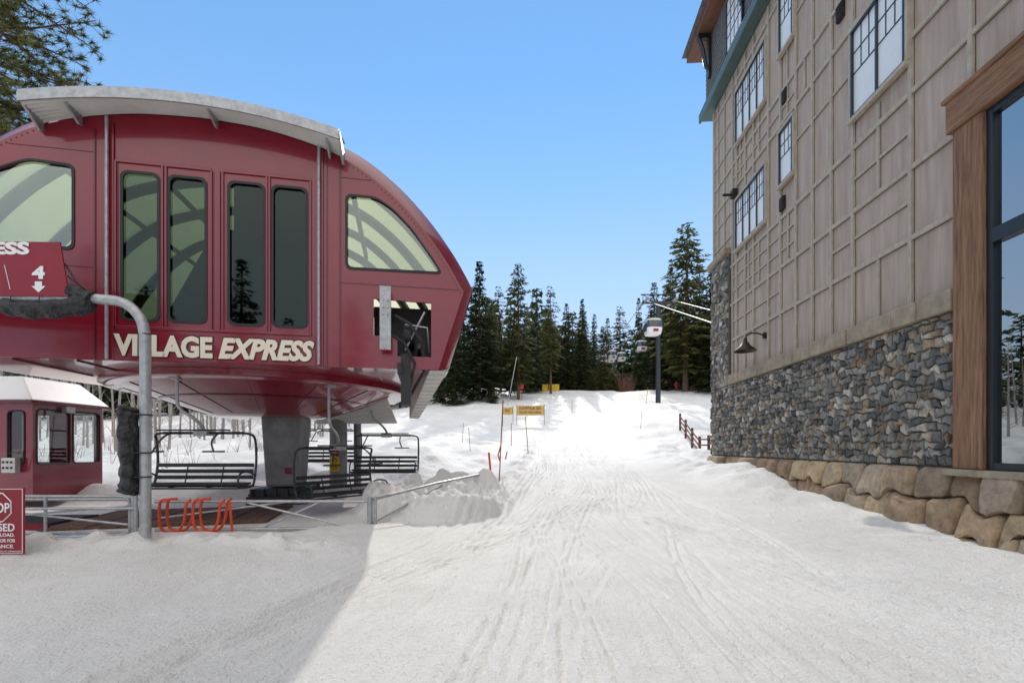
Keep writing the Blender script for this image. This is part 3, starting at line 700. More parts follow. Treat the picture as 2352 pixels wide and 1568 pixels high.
mb.box(W,17.85,18.1,.04,.22,11.1,11.4).tube([W(17.95,.2,11.2),W(17.95,.55,11.2)],.05,8)
mb.obj('wall_vents',M_BULB,bd)
mb=MB()
mb.box(W,7.62,8.17,.008,.24,1.22,7.05).obj('timber_post',M_TIMB,bd,bevel=.02)
mb=MB(); mb.box(W,-1,8.25,.008,.29,7.051,7.60); mb.box(W,-1,8.31,.008,.33,7.601,7.68); mb.obj('timber_header',M_TIMBH,bd,bevel=.02)
mb=MB(); mb.box(W,-1,8.24,-.05,.36,1.10,1.215).obj('window_sill',M_LEDGE,bd,bevel=.02)
mb=MB()
mb.box(W,7.50,7.615,.03,.17,1.22,7.04).box(W,-1,7.50,.03,.17,1.22,1.34).box(W,-1,7.50,.03,.17,6.92,7.04).box(W,-1,7.50,.03,.19,4.85,5.08).box(W,5.3,5.42,.03,.17,1.34,4.85).box(W,5.3,5.42,.03,.17,5.08,6.92)
mb.obj('storefront_frame',M_FRAME,bd,bevel=.01)
M_SF=glass('storefront_glass',(.25,.3,.3),.36,.01)
mb=MB(); mb.add([W(-1,.10,1.3),W(7.52,.10,1.3),W(7.52,.10,6.95),W(-1,.10,6.95)],[(0,3,2,1)]); mb.obj('storefront_glass',M_SF,bd)
mb=MB(); mb.box(W,-1,7.6,.003,.02,1.2,7.05).obj('storefront_interior',mat('interior_dark',(.06,.06,.055),.8),bd)
mb=MB(); mb.box(W,A0,21.1,-1,.34,16.15,16.4).box(W,A0,21.15,.34,.44,16.10,16.48); mb.obj('lower_eave',M_TEAL,bd,bevel=.01)
mb=MB(); mb.box(W,A0,21.0,-9,.16,16.4,19.4)
mb.obj('dormer_wall',M_SHING,bd)
mb=MB()
for q in range(15): mb.box(W,A0,21.03,.16,.175+.0,16.5+.2*q,16.515+.2*q)
mb.obj('shingle_courses',mat('shingle_edge',(.07,.07,.065),.8),bd)
mb=MB(); mb.box(W,A0,21.9,-9.5,.75,19.45,19.75).obj('upper_roof_fascia',M_BROWN,bd)
mb=MB(); mb.hexa([W(A0,.95,19.76),W(22.0,.95,19.76),W(A0,-9.6,19.76),W(22.0,-9.6,19.76),W(A0,-4.2,23),W(21,-4.2,23),W(A0,-4.4,23),W(21,-4.4,23)]).obj('roof',M_SHING,bd)
mb=MB(); mb.tube([W(20.4,.2,17.9),W(20.4,.38,18.1),W(20.4,.5,18.8),W(20.4,.66,19.3)],.09,8).box(W,20.3,20.5,.16,.28,17.6,19.3).box(W,20.3,20.5,.2,.7,19.25,19.44)
for a in (17,13.5): mb.box(W,a-.1,a+.1,.16,.28,17.6,19.3).tube([W(a,.2,17.9),W(a,.38,18.1),W(a,.5,18.8),W(a,.66,19.3)],.09,8)
mb.obj('eave_brackets',M_FRAME,bd)
hwin_b=MB(); hwin_b.box(W,17.0,18.4,.17,.22,17.0,18.9).obj('dormer_window',M_BLIND,bd)
mb=MB()
for j in (1,2,3): mb.box(W,17.0+.35*j-.012,17.0+.35*j+.012,.22,.235,17.0,18.9)
for z in (17.5,17.95,18.4): mb.box(W,17.0,18.4,.22,.237,z-.012,z+.012)
mb.box(W,16.93,17.0,.17,.26,16.95,18.95).box(W,18.4,18.47,.17,.26,16.95,18.95)
mb.obj('dormer_window_frame',M_FRAME,bd)
wl=new_empty('wall_lamp',W(15.6,.3,5.2)); mb=MB()
mb.tube([W(15.6,.02,5.28),W(15.6,.09,5.28)],.11,12)
mb.tube([Vector(W(15.6,o_,z)) for o_,z in ((.05,5.28),(.3,5.36),(.5,5.36),(.64,5.28),(.68,5.18))],.025,7)
c=W(15.6,.68,0); mb.lathe([(.05,5.2),(.07,5.08),(.12,5.03),(.16,4.95),(.34,4.80),(.35,4.76),(.31,4.79),(.10,4.95)],(c[0],c[1],0),24)
mb.obj('lamp_shade',M_BULB,wl,True)
def stones(name,a0,a1,z0,z1,pa,pz,ofun,depth,cols,m,seed,gap=.035,jit=.36,parent=bd,tilt=.28,rings=((.05,.5),(.2,.85),(.45,1.0)),rnd=(.65,1.45),hl=.12,sub=1):
    R=np.random.default_rng(seed); nk=int((a1-a0)/pa*2)+3; nj=int(round((z1-z0)/pz))
    J=R.uniform(-jit,jit,(nk+4,nj+2,2))
    def corner(k,j):
        a=a0+(k)*pa/2+J[k,j,0]*pa*.55; z=z0+(j)*pz+(J[k,j,1]*pz if 0<j<nj else 0)+(hl*pz if (k+j)%2 else -hl*pz)*(1 if 0<j<nj else 0)
        return Vector((min(max(a,a0),a1),min(max(z,z0),z1)))
    V=[];F=[];C=[]
    for j in range(nj):
        for k in range(j%2,nk-2,2):
            P=[corner(k,j),corner(k+1,j),corner(k+2,j),corner(k+2,j+1),corner(k+1,j+1),corner(k,j+1)]
            ar=0
            for i in range(6): ar+=P[i].x*P[(i+1)%6].y-P[(i+1)%6].x*P[i].y
            if ar/2<pa*pz*.12: continue
            cen=sum(P,Vector((0,0)))/6
            if sub>1:
                Q=[]
                for i in range(6):
                    p=P[i];A_=(P[i-1]-p)*.28;C_=(P[(i+1)%6]-p)*.28
                    Q+=[p+A_,p+(A_+C_)*.30,p+C_]
                P=Q
            M=len(P); per=[p+(cen-p).normalized()*gap for p in P]
            dd=depth*R.uniform(.45,1.2); tx,tz=R.uniform(-tilt,tilt,2)
            b0=len(V)
            for p in per: V.append(W(p.x,ofun(p.y)-.05,p.y))
            for fr_,hh in rings:
                for p in per:
                    q=p+(cen-p)*(fr_*R.uniform(.85,1.15)); e=dd*hh*R.uniform(.9,1.1)+(tx*(q.x-cen.x)+tz*(q.y-cen.y))*.8; V.append(W(q.x,ofun(q.y)+max(.006,e),q.y))
            n0=len(F); nr=len(rings)
            for r_ in range(nr):
                for i in range(M): F.append((b0+r_*M+i,b0+r_*M+(i+1)%M,b0+(r_+1)*M+(i+1)%M,b0+(r_+1)*M+i)[::-1])
            F.append(tuple(b0+nr*M+i for i in range(M))[::-1])
            c=cols[R.choice(len(cols))]; br=R.uniform(*rnd)
            C+= [(c[0]*br,c[1]*br,c[2]*br,1)]*(len(F)-n0)
    me=bpy.data.meshes.new(name); me.from_pydata(V,[],F); me.materials.append(m)
    ca=me.color_attributes.new('Col','FLOAT_COLOR','CORNER'); arr=[]
    for f,c in zip(me.polygons,C): arr+=list(c)*f.loop_total
    ca.data.foreach_set('color',arr)
    if sub>1: 
        me.polygons.foreach_set('use_smooth',[True]*len(me.polygons))
        me.set_sharp_from_angle(angle=math.radians(34))
    o=bpy.data.objects.new(name,me); COL.objects.link(o); adopt(o,parent); return o
grey=[(.13,.13,.12),(.175,.17,.15),(.10,.105,.10),(.21,.20,.175),(.28,.26,.225),(.15,.14,.12),(.26,.215,.155),(.07,.07,.068),(.37,.345,.30),(.21,.155,.105),(.18,.175,.16),(.13,.135,.13),(.31,.265,.205)]
stones('field_stone_wall',8.2,20.4,1.24,3.98,.22,.155,lambda z:.10,.085,grey,M_STONE,3,gap=.010,jit=.45)
stones('corner_stone_pier',18.55,20.42,4.0,9.2,.24,.17,lambda z:.10,.08,grey,M_STONE,5,gap=.010,jit=.45)
tan=[(.31,.215,.13),(.36,.27,.175),(.28,.21,.14),(.39,.31,.22),(.32,.25,.18),(.26,.18,.11),(.38,.285,.17)]
stones('boulder_base',A0,20.7,-.45,1.24,.74,.56,lambda z:.14+.26*(1.2-z)/1.3,.17,tan,M_BOULD,8,gap=.008,jit=.34,tilt=.13,rings=((.03,.45),(.11,.82),(.3,1.0)),rnd=(.75,1.3),hl=.14,sub=2)
mb=MB(); mb.hexa([W(A0,.38,-.6),W(20.6,.38,-.6),W(A0,0,-.6),W(20.6,0,-.6),W(A0,.13,1.2),W(20.6,.13,1.2),W(A0,0,1.2),W(20.6,0,1.2)]).obj('base_core',mat('base_mortar',(.10,.08,.055),.9),bd)
# ------------------------------------------------------------------ trees
def conifer(name,h,r,seed,leaf,bare=.12,dens=1.0,lean=.9,q=.42,nw=34):
    R=random.Random(seed); mb=MB()
    mb.tube([(0,0,-.5),(0.02*h*.1,0,h*.5),(0,0,h*.98)],[h*.016,h*.010,.02],7,0)
    V=[];F=[]
    n=int(nw)
    for i in range(n):
        f=bare+(1-bare)*(i+R.random()*.6)/n
        z=f*h; g=(f-bare)/(1-bare)
        prof=(1-g)**lean*(.62+.38*min(1,g*5)) 
        L0=r*prof*R.uniform(.78,1.14)+.12
        nb=int((5+5*(1-g))*dens)
        a0=R.random()*6.28
        for b_ in range(nb):
            if R.random()<.12: continue
            az=a0+6.283*b_/nb+R.uniform(-.35,.35); Lb=L0*R.uniform(.5,1.25)
            droop=R.uniform(.10,.34)*Lb-(.25*g*Lb)
            ca,sa=math.cos(az),math.sin(az)
            if Lb>1.2 and R.random()<.5:
                mb.tube([(0,0,z),(ca*Lb*.85,sa*Lb*.85,z-droop*.8)],[.035,.012],3,0)
            ns=max(2,int(Lb/ (q*.62)))
            for k in range(ns):
                t=(k+.6)/ns; d=Lb*t
                w=q*(1.35-.6*t)
                for m_ in range(3 if t>.35 else 1):
                    off=R.uniform(-1,1)*w
                    px,py,pz=ca*d-sa*off,sa*d+ca*off,z-droop*t*t+R.uniform(-.12,.10)*q*2
                    l=q*R.uniform(.6,1.2); ww=q*R.uniform(.22,.45)
                    da=az+R.uniform(-.8,.8); dx,dy=math.cos(da)*l,math.sin(da)*l; dz=-l*R.uniform(.0,.75)
                    ex,ey=-math.sin(da)*ww,math.cos(da)*ww; ez=R.uniform(-.5,.5)*ww
                    b0=len(V)
                    V+=[(px-dx*.4-ex*.5,py-dy*.4-ey*.5,pz-dz*.4-ez),(px+ex-dx*.1,py+ey-dy*.1,pz+ez),(px+dx,py+dy,pz+dz),(px-ex-dx*.0,py-ey,pz-ez*.5-ww*.5)]
                    F.append((b0,b0+1,b0+2,b0+3))
    mb.add(V,F,1)
    me=bpy.data.meshes.new(name); me.from_pydata(mb.v,[],mb.f); me.materials.append(M_BARK); me.materials.append(leaf)
    me.polygons.foreach_set('material_index',mb.m); me.update(); return me
firs=[conifer('fir_a',20,3.7,1,M_LEAF,.04,1.15,.85,.40,44),conifer('fir_b',20,3.2,2,M_LEAF,.06,1.1,.8,.38,42),conifer('fir_c',20,3.9,3,M_LEAF2,.13,1.05,.62,.42,36),
      conifer('fir_d',20,3.4,14,M_LEAF2,.22,.85,.55,.44,28),conifer('fir_e',20,4.1,15,M_LEAF,.03,1.2,1.0,.40,46)]
fir_s=conifer('fir_small',7,2.6,4,M_LEAF2,.03,1.2,.75,.26,26)
TRr=random.Random(77)
def tree(me,x,y,h,wf=1,h0=20,nm='fir_tree'):
    o=bpy.data.objects.new(nm,me); COL.objects.link(o)
    s=h/h0; w_=wf*TRr.uniform(.85,1.2); o.scale=(s*w_,s*w_,s); o.location=(x,y,gz(x,y)-.1); o.rotation_euler=(TRr.uniform(-.02,.02),TRr.uniform(-.02,.02),TRr.uniform(0,6.28)); return o
for x,y,h,v,wf in ((-4.5,64,19.2,4,1),(.9,66,19.4,2,.95),(6.1,74,17.2,3,.9),(-1.7,72,16.6,3,.9),(9.5,84,15.9,1,.9),(12.7,86,17,4,1),(15.9,92,15.5,1,1),
    (30,145,25,0,.9),(34,148,29,3,.8),(38,140,30,0,.8),(25.5,85,20,1,1),(27.6,82,22,0,.95),(26.6,72,26,2,1),(31.8,80,21.7,1,1),(31.1,74,19.3,0,1),
    (-7.6,62,11,0,1.2),(-6.9,70,14.8,1,1.1),(-9.8,64,9,4,1.2),(3.5,80,13,0,1.1),(8.2,90,12.5,4,1.1),(11.3,96,14,0,1),(18.3,118,16,1,1),(29.3,88,19,3,.9),(34,78,20,0,1),(28.6,76,15,1,1.1),(24.6,90,14,4,.9),
    (-12,66,16,1,1),(-17,70,18,0,1),(-23,66,17,2,1),(37,70,22,1,1),(42,64,20,0,1),(-.3,70,12,1,1.2),(2.6,76,14,0,1.1),(4.4,86,15,4,1),(-3.2,68,13,1,1.2),(26,132,20,2,1),(22.5,128,17,0,1),(29.8,70,14,4,1.1),(33,68,17,2,1),(14.4,96,18,3,.9),(7.2,94,17,3,.9)):
    tree(firs[v],x,y,h,wf,20,'pine_tree' if v in (2,3) else 'fir_tree')
for x,y,h in ((15.9,82,6.9),(10.4,84,4.8),(13.6,80,3.2),(17.9,84,4),(-2.6,62,2.6),(19.2,88,5)): tree(fir_s,x,y,h,1,7,'young_fir_tree')
for x,y,h,v in ((-30,-28,17,0),(-24,-34,20,1),(-18,-30,16,2),(-12,-36,21,0),(-7,-30,14,1),(-35,-20,15,1),(-1,-38,19,2),(-40,-34,22,0),(-27,-22,12,1),(-15,-24,13,0)):
    tree(firs[v],x,y,h,1.1,20,'pine_tree' if v==2 else 'fir_tree')
R=random.Random(5)
bases=[conifer('tmp%d'%q_,15,3.0+.3*q_,9+q_,M_LEAF,.04,.8,.8-.1*q_,.75,20) for q_ in range(3)]
BD=[]
for base in bases:
    vb=np.empty(len(base.vertices)*3,np.float32); base.vertices.foreach_get('co',vb)
    BD.append((vb.reshape(-1,3),[tuple(p.vertices) for p in base.polygons],[p.material_index for p in base.polygons]))
Vd=[];Fd=[];Md=[];off=0
for k in range(330):
    if k<130: x=R.uniform(-14,46); y=R.uniform(104,170)
    else:
        x=R.uniform(-120,95); y=R.uniform(98,150) if -14<x else R.uniform(60,110)
    if 17.5<x<31 and y<142: continue
    vb,fb,mbi=BD[k%3]
    s=R.uniform(.6,1.35); a=R.uniform(0,6.28); g=gz(x,y)
    c_,s_=math.cos(a),math.sin(a); q=vb*s
    Vd.append(np.stack([q[:,0]*c_-q[:,1]*s_+x,q[:,0]*s_+q[:,1]*c_+y,q[:,2]*R.uniform(.8,1.35)+g],-1))
    Fd+=[tuple(i+off for i in f) for f in fb]; Md+=mbi; off+=len(vb)
me=bpy.data.meshes.new('distant_forest'); me.from_pydata(np.concatenate(Vd).tolist(),[],Fd); me.materials.append(M_BARK); me.materials.append(M_LEAF)
me.polygons.foreach_set('material_index',Md); COL.objects.link(bpy.data.objects.new('distant_forest',me))
def bigpine(x,y,h):
    R=random.Random(21); mb=MB(); V=[];F=[]
    z0=gz(x,y)
    mb.tube([(x,y,z0-.3),(x+.1,y,z0+h*.5),(x,y,z0+h)],[.38,.26,.04],12,0)
    for i in range(140):
        g=R.random(); z=z0+h*(.42+.56*g); az=R.uniform(0,6.283); Lb=(4.6*(1-g)**.6+.8)*R.uniform(.65,1.08)
        ca,sa=math.cos(az),math.sin(az); rise=R.uniform(-.22,.18)*Lb
        pts=[(x,y,z),(x+ca*Lb*.5,y+sa*Lb*.5,z+rise*.3-.1*Lb*.2),(x+ca*Lb,y+sa*Lb,z+rise)]
        mb.tube(pts,[.06,.035,.012],5,0)
        nt_=int(Lb*7.5)
        for k in range(nt_):
            t=.25+.77*(k+R.random())/nt_; sd=R.uniform(-1,1)*.75*(1.15-t*.5)
            bx=x+ca*Lb*t-sa*sd;by=y+sa*Lb*t+ca*sd;bz=z+rise*t*t+R.uniform(-.25,.3)
            mb.tube([(x+ca*Lb*(t-.08),y+sa*Lb*(t-.08),z+rise*t*t),(bx,by,bz)],[.012,.007],3,0)
            for q in range(34):
                u=Vector((R.gauss(0,1),R.gauss(0,1),R.gauss(.2,.8))).normalized(); l=R.uniform(.16,.30)
                s=u.cross(Vector((R.random(),R.random(),R.random()))).normalized()*.016
                c=Vector((bx,by,bz)); b0=len(V); V+=[tuple(c-s),tuple(c+s),tuple(c+u*l)]; F.append((b0,b0+1,b0+2))
    mb.add(V,F,1); mb.obj('ponderosa_pine',[M_BARK,M_LEAF2])
bigpine(-18.5,15.8,23)
R=random.Random(3); mb=MB()
for k in range(150):
    x=R.uniform(-58,-14); y=R.uniform(28,52); z=gz(x,y); h=R.uniform(6,10); lx=R.uniform(-.6,.6)
    mb.tube([(x,y,z-.2),(x+lx*.5,y,z+h*.5),(x+lx,y,z+h)],[.085,.06,.015],5)
    for q in range(16):
        f=R.uniform(.04,.95); az=R.uniform(0,6.28); l=(1.1-f)*R.uniform(.6,1.6)
        p=Vector((x+lx*f,y,z+h*f)); e=p+Vector((math.cos(az)*l,math.sin(az)*l,l*.9)); mb.tube([p,(p+e)/2+Vector((0,0,-.1)),e],[.025,.015,.006],3)
mb.obj('bare_aspen_grove',M_ASPEN)
R=random.Random(9); mb=MB()
for k in range(160):
    p=Vector((20.3+R.uniform(-1.2,1.2),84+R.uniform(-1,1),gz(20.3,84)-.2)); e=p+Vector((R.uniform(-1.1,1.1),R.uniform(-1,1),R.uniform(1.5,3.8))); mb.tube([p,(p+e)/2+Vector((R.uniform(-.2,.2),0,.2)),e],[.03,.02,.01],3)
mb.obj('bare_shrub',mat('twigs',(.19,.09,.07),.8))
R=random.Random(12); mb=MB()
for k in range(60):
    x=R.uniform(-30,-13); y=R.uniform(18,30); z=gz(x,y)
    for q in range(R.randint(2,5)):
        e=Vector((x+R.uniform(-.4,.4),y+R.uniform(-.3,.3),z+R.uniform(.3,1.2))); mb.tube([(x,y,z-.1),e],[.012,.005],3)
mb.obj('twig_shrubs',bpy.data.materials['twigs'])
# ------------------------------------------------------------------ gondola lift
gt=new_empty('gondola_tower',(19.3,62,7)); z0=gz(19.3,62); mb=MB()
mb.tube([(19.3,62,z0-.5),(19.3,62,20.6)],[.34,.26],12)
mb.box(I,17.2,21.5,61.85,62.15,20.45,20.75)
mb.tube([(19.3,62,20.2),(17.4,62,21.6)],.06,5).tube([(19.3,62,20.2),(21.3,62,21.6)],.06,5)
mb.box(I,17.0,21.7,61.9,62.1,21.6,21.7).tube([(17.3,62,20.6),(17.3,62,21.7)],.05,5).tube([(21.4,62,20.6),(21.4,62,21.7)],.05,5)
mb.obj('mast',M_DARK,gt,True)
mb=MB()
for x in (17.45,21.25):
    mb.box(I,x-.06,x+.06,60.2,63.8,20.5,20.66)
    for k in range(8): mb.tube([(x-.09,60.3+.48*k,20.72),(x+.09,60.3+.48*k,20.72)],.16,10)
mb.obj('sheave_trains',M_GALV,gt,True)
mb=MB(); 
def cab(x0,x1):
    near=[(x0-.0586*k,62-k,20.9-.385*k) for k in range(0,44,4)]
    mb.tube([(a,b_,max(c,4.5)) for a,b_,c in near],.045,4)
    far=[]
    for k in range(11):
        f=k/10; far.append((x0+(x1-x0)*f,62+73*f,20.9+8.6*f-5.0*f*(1-f)))
    mb.tube(far,.055,4); return lambda Y:(x0+(x1-x0)*(Y-62)/73,20.9+8.6*(Y-62)/73-5*((Y-62)/73)*(1-(Y-62)/73)) if Y>62 else (x0-.0586*(62-Y),20.9-.385*(62-Y))
cL=cab(17.45,25.3); cR=cab(21.25,27.5)
mb.obj('haul_rope',M_GALVL)
t2=MB(); zz=gz(26.4,135)
t2.tube([(26.4,135,zz-.5),(26.4,135,29.4)],.3,8).box(I,25,27.8,134.8,135.2,29.2,29.5); t2.obj('gondola_tower',M_DARK)
M_CABW=mat('cabin_dark_glass',(.03,.04,.05),.1,0,coat=1)
def gondola(x,y,zc):
    e=new_empty('gondola_cabin',(x,y,zc-2.9)); F=frame(x,y,zc-2.9,.06)
    def ring(w,d,z): return [(a*w,b_*d,z) for a,b_ in [(math.copysign(abs(math.cos(t))**.5,math.cos(t)),math.copysign(abs(math.sin(t))**.5,math.sin(t))) for t in [2*math.pi*k/20 for k in range(20)]]]
    def loft(rs,nm,m):
        mb=MB(); vs=[]
        for r_ in rs: vs+=[F(*p) for p in r_]
        fs=[(i*20+j,i*20+(j+1)%20,(i+1)*20+(j+1)%20,(i+1)*20+j) for i in range(len(rs)-1) for j in range(20)]+[tuple(range(20))[::-1],tuple(range((len(rs)-1)*20,len(rs)*20))]
        mb.add(vs,fs); mb.obj(nm,m,e,True)
    loft([ring(.55,.6,-1.05),ring(.82,.9,-.95),ring(.93,1.0,-.55),ring(.97,1.05,-.22)],'lower_shell',M_WHITE)
    loft([ring(.965,1.04,-.22),ring(.96,1.03,.2),ring(.88,.95,.62)],'window_band',M_CABW)
    loft([ring(.9,.97,.62),ring(.78,.85,.88),ring(.45,.5,.98)],'roof_cap',M_GALVL)
    mb=MB(); mb.box(F,-.3,.3,-1.08,-1.02,-.75,-.45).obj('stand_in_mark',M_REDSIGN,e)
    mb=MB(); mb.tube([F(0,0,.95),F(0,0,1.4),F(.25,0,1.8),F(.25,0,2.7),F(0,0,2.95)],.05,6).box(F,-.15,.15,-.4,.4,2.85,3.05)
    for a in (-.98,.98): mb.box(F,a-.03,a+.03,-.5,.5,-.6,.3)
    mb.obj('hanger',M_DARK,e)
for f_,Y in ((cL,57.2),(cR,84),(cR,108),(cL,124),(cL,102),(cR,128)): gondola(f_(Y)[0],Y,f_(Y)[1])
# ------------------------------------------------------------------ banners, poles, fence
def bpole(x,y,h,m,lean=(0,0),r=.014,nm='marker_pole'):
    mb=MB(); z=gz(x,y); mb.tube([(x,y,z-.2),(x+lean[0],y+lean[1],z+h)],r,6); return mb.obj(nm,m)
M_BAM=mat('bamboo',(.25,.06,.04),.6); M_POLE=mat('bamboo_tan',(.32,.22,.12),.6)
bpole(-.38,13.6,2.35,M_BAM,(.12,0),.018); bpole(-.62,14.6,.9,M_ORG,(-.1,0),.035); bpole(.9,25.4,2.1,M_POLE,(-.18,0),.025); bpole(-.05,31,1.5,M_BAM,(0,0),.025)
bpole(-2.3,26,1.3,M_POLE,(-.1,0),.018); bpole(-3.2,30,1.4,M_POLE,(.1,0),.018); bpole(6.4,50,1.8,M_POLE,(0,0),.03); bpole(11.5,42,1.6,M_POLE,(.1,0),.02); bpole(16.5,58,2,M_POLE,(.3,0),.03)
mb=MB(); z=gz(-.35,13.6)
mb.tube([(-.36,13.58,z+.9),(-.33,13.56,z+1.0),(-.40,13.57,z+.75),(-.34,13.55,z+.55)],.022,6).tube([(-.15,14.5,z+.85),(-.2,14.5,z+.6)],.02,5); mb.obj('marker_flag_tape',M_ORG)
sg=new_empty('piste_banner',(2,45,5))
M_BAN=mat('faded_yellow_banner',(.62,.42,.13),.7,0,.12,3,.5,4)
def banner(x0,x1,zb,zt,y,m,lab):
    fr=frame(0,y,0,0); mb=MB(); n=10; vs=[];fs=[]
    for k in range(n+1):
        x=x0+(x1-x0)*k/n; yy=.05*math.sin(k*1.3)
        vs+=[fr(x,yy,zb-.04*math.sin(k/n*3.14)),fr(x,yy,zt-.05*math.sin(k/n*3.14))]
    fs=[(2*k,2*k+2,2*k+3,2*k+1) for k in range(n)]
    mb.add(vs,fs).obj('banner_cloth',m,sg)
    mb=MB()
    for x in (x0,x1): mb.tube([(x,y,gz(x,y)-.3),(x,y,zt+.1)],.03,6)
    mb.obj('banner_posts',M_POLE,sg)
    for i,(t_,z0_,z1_) in enumerate(lab): text(t_,'banner_text',x0+.2,x1-.35,z0_,z1_,fr,-.09,M_WOOD,sg,0,0,.01,.002,True)
banner(.45,3.1,4.62,5.55,45,M_BAN,[('ICE SKATING &',5.15,5.42),('BUNNY SLOPE THIS WAY',4.76,4.98)])
banner(-.9,.1,4.72,5.45,45.6,M_BAN,[('SLOW',4.95,5.25)])
s2=new_empty('yellow_padding',(6,80,12))
mb=MB(); g0=gz(6,78)
for x0 in (5.0,6.1,6.9): mb.box(frame(x0,78,g0,0),0,.95,0,.25,-.1,1.2)
mb.obj('pads',M_YEL,s2,bevel=.05)
fe=new_empty('rail_fence',(11,30,1.5)); mb=MB(); P=[]
for k in range(6):
    f=k/5; x=12.9-2.5*f; y=36-12.5*f; z=gz(x,y); P.append((x,y,z)); mb.tube([(x,y,z-.2),(x,y,z+1.3)],.085,8)
for h in (.45,.8,1.12):
    for p,q in zip(P[:-1],P[1:]):
        mb.tube([(p[0]-.05,p[1],p[2]+h),(q[0]-.05,q[1],q[2]+h-.04)],.05,6)
mb.obj('posts_and_rails',M_WOOD,fe,True)
bpole(-.6,60,6.2,M_GALV,(1.2,0),.05,'leaning_pole')
mb=MB(); mb.box(frame(1.35,64.8,gz(1.35,64.8),0),-.25,.25,-.02,.02,1.6,2.2).tube([(1.35,64.86,gz(1.35,64.8)-.2),(1.35,64.86,gz(1.35,64.8)+2.2)],.04,5).obj('red_marker_sign',mat('red_marker',(.7,.02,.04),.5))
lo=new_empty('timber_lodge',(36,88,14)); zl=gz(33,86)-.5; fr=frame(33.2,86,zl,.05)
mb=MB(); mb.box(fr,-3,9,0,9,0,9).obj('lodge_walls',mat('lodge_siding',(.22,.11,.06),.8,0,.2,1),lo)
mb=MB(); mb.hexa([fr(-3.6,-.8,9.05),fr(9.6,-.8,9.05),fr(-3.6,9.8,9.05),fr(9.6,9.8,9.05),fr(-3.6,4.4,12),fr(9.6,4.4,12),fr(-3.6,4.6,12),fr(9.6,4.6,12)]).obj('lodge_roof',M_SHING,lo)
mb=MB()
for i in range(5):
    for j in range(3): mb.box(fr,-2.4+2.3*i,-1.2+2.3*i,-.04,.0,1.2+2.7*j,2.6+2.7*j)
mb.obj('lodge_windows',M_CABW,lo)
mb=MB()
for j in range(3): mb.box(fr,-3.05,9.05,-.12,-.0,2.85+2.7*j,3.0+2.7*j)
mb.obj('lodge_bands',mat('lodge_trim',(.35,.2,.1),.7),lo)
def person(x,y):
    z=gz(x,y); V=[(0,0,.95),(0,0,1.25),(0,0,1.48),(0,0,1.58),(0,0,1.72),(.10,0,.9),(.13,-.06,.5),(.13,.02,.06),(.13,-.14,.03),(-.10,0,.9),(-.14,.1,.5),(-.14,.16,.06),(-.14,.02,.03),(.2,0,1.44),(.28,-.03,1.18),(.25,-.18,.98),(-.2,0,1.44),(-.28,.03,1.18),(-.27,-.1,.96)]
    E=[(0,1),(1,2),(2,3),(3,4),(0,5),(5,6),(6,7),(7,8),(0,9),(9,10),(10,11),(11,12),(2,13),(13,14),(14,15),(2,16),(16,17),(17,18)]
    Rr=[.16,.17,.15,.06,.12,.11,.085,.065,.05,.11,.085,.065,.05,.085,.065,.05,.085,.065,.05]
    me=bpy.data.meshes.new('skier'); me.from_pydata(V,E,[]); me.materials.append(mat('pink_snowsuit',(.6,.05,.12),.7))
    o=bpy.data.objects.new('standing_skier',me); COL.objects.link(o); o.location=(x,y,z)
    sk=o.modifiers.new('skin','SKIN'); 
    for v_,r_ in zip(me.skin_vertices[0].data,Rr): v_.radius=(r_,r_*.85)
    me.skin_vertices[0].data[0].use_root=True
    s=o.modifiers.new('sub','SUBSURF'); s.levels=1; s.render_levels=1
person(26.6,76)
# ------------------------------------------------------------------ light, sky, camera
EL=math.radians(35); AZ=math.radians(5)
w=bpy.data.worlds.new('World'); scene.world=w; w.use_nodes=True; nt=w.node_tree
sk=nt.nodes.new('ShaderNodeTexSky'); sk.sky_type='NISHITA'; sk.sun_disc=False; sk.sun_elevation=EL; sk.sun_rotation=AZ
sk.altitude=1800; sk.air_density=1.0; sk.dust_density=0.0; sk.ozone_density=1.5
gm=nt.nodes.new('ShaderNodeGamma'); gm.inputs[1].default_value=.60
hs=nt.nodes.new('ShaderNodeHueSaturation'); hs.inputs['Saturation'].default_value=1.5; hs.inputs['Value'].default_value=2.75
nt.links.new(sk.outputs[0],gm.inputs[0]); nt.links.new(gm.outputs[0],hs.inputs['Color'])
# thin haze that whitens the sky towards the horizon
tc=nt.nodes.new('ShaderNodeTexCoord'); sp=nt.nodes.new('ShaderNodeSeparateXYZ'); nt.links.new(tc.outputs['Generated'],sp.inputs[0])
hr=nt.nodes.new('ShaderNodeMapRange'); hr.interpolation_type='SMOOTHSTEP'; hr.inputs['From Min'].default_value=-.08; hr.inputs['From Max'].default_value=.62; hr.inputs['To Min'].default_value=.95; hr.inputs['To Max'].default_value=.0
nt.links.new(sp.outputs[2],hr.inputs[0])
hm=nt.nodes.new('ShaderNodeMix'); hm.data_type='RGBA'; nt.links.new(hr.outputs[0],hm.inputs[0]); nt.links.new(hs.outputs[0],hm.inputs[6]); hm.inputs[7].default_value=(4.15,4.6,5.6,1)
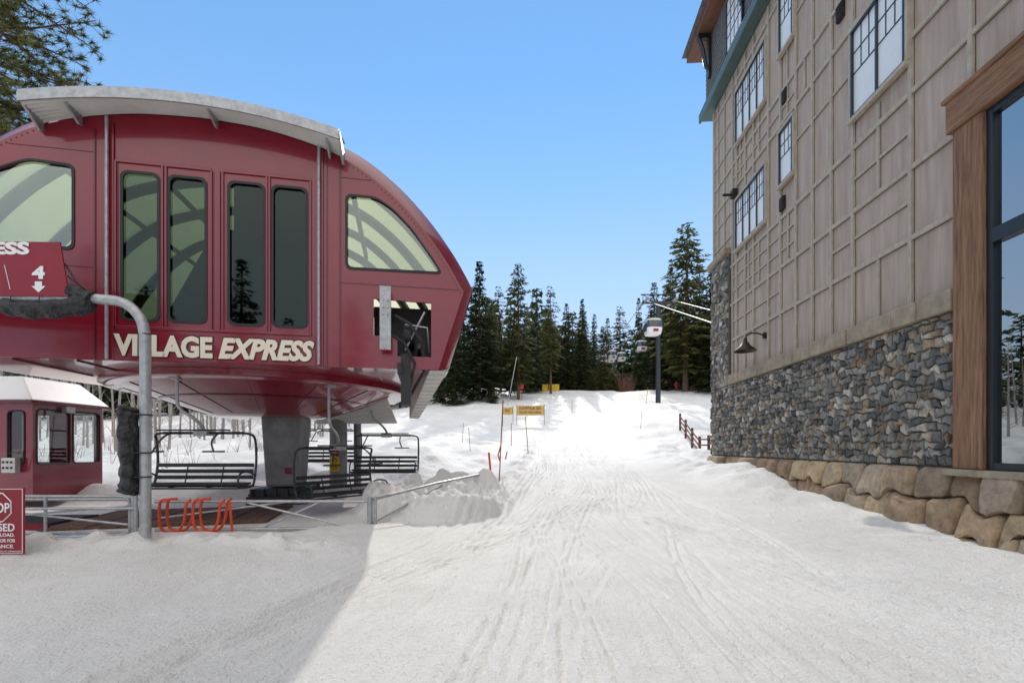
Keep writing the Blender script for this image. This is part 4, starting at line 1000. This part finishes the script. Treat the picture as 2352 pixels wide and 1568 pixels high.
# bright cloud-like layer added overhead and behind the camera, unseen, for fill light
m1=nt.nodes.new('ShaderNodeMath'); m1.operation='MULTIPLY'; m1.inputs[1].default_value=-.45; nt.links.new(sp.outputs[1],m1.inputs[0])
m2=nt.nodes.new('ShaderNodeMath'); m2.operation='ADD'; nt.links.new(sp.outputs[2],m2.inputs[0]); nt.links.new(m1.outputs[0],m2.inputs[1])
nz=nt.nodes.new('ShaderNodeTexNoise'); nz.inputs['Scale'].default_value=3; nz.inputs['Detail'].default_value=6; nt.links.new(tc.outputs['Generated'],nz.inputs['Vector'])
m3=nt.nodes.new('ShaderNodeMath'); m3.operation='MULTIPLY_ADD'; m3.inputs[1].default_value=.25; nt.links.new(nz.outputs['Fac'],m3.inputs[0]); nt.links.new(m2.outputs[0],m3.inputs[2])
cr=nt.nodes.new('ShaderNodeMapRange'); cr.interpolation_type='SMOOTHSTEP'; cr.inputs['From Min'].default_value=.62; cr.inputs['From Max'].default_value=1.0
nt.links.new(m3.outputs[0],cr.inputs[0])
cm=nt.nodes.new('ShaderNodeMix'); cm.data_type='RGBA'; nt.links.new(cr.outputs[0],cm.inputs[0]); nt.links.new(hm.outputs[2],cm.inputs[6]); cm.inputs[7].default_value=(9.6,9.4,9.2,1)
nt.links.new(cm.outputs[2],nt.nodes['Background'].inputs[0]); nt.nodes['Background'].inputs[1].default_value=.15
su=bpy.data.lights.new('sun','SUN'); su.energy=2.2; su.angle=math.radians(.7); su.color=(1,.94,.84)
so=bpy.data.objects.new('sun',su); COL.objects.link(so)
dv=Vector((math.sin(AZ)*math.cos(EL),math.cos(AZ)*math.cos(EL),math.sin(EL)))
so.rotation_euler=dv.to_track_quat('Z','Y').to_euler(); so.location=(0,0,50)
cam=bpy.data.cameras.new('camera'); cam.sensor_width=36; cam.lens=16.5; cam.shift_y=.1025; cam.clip_end=3000; cam.clip_start=.05
co_=bpy.data.objects.new('camera',cam); COL.objects.link(co_); co_.location=(0,0,1.6); co_.rotation_euler=(math.pi/2,0,0)
scene.camera=co_
scene.view_settings.view_transform='Standard'; scene.view_settings.look='None'; scene.view_settings.exposure=0
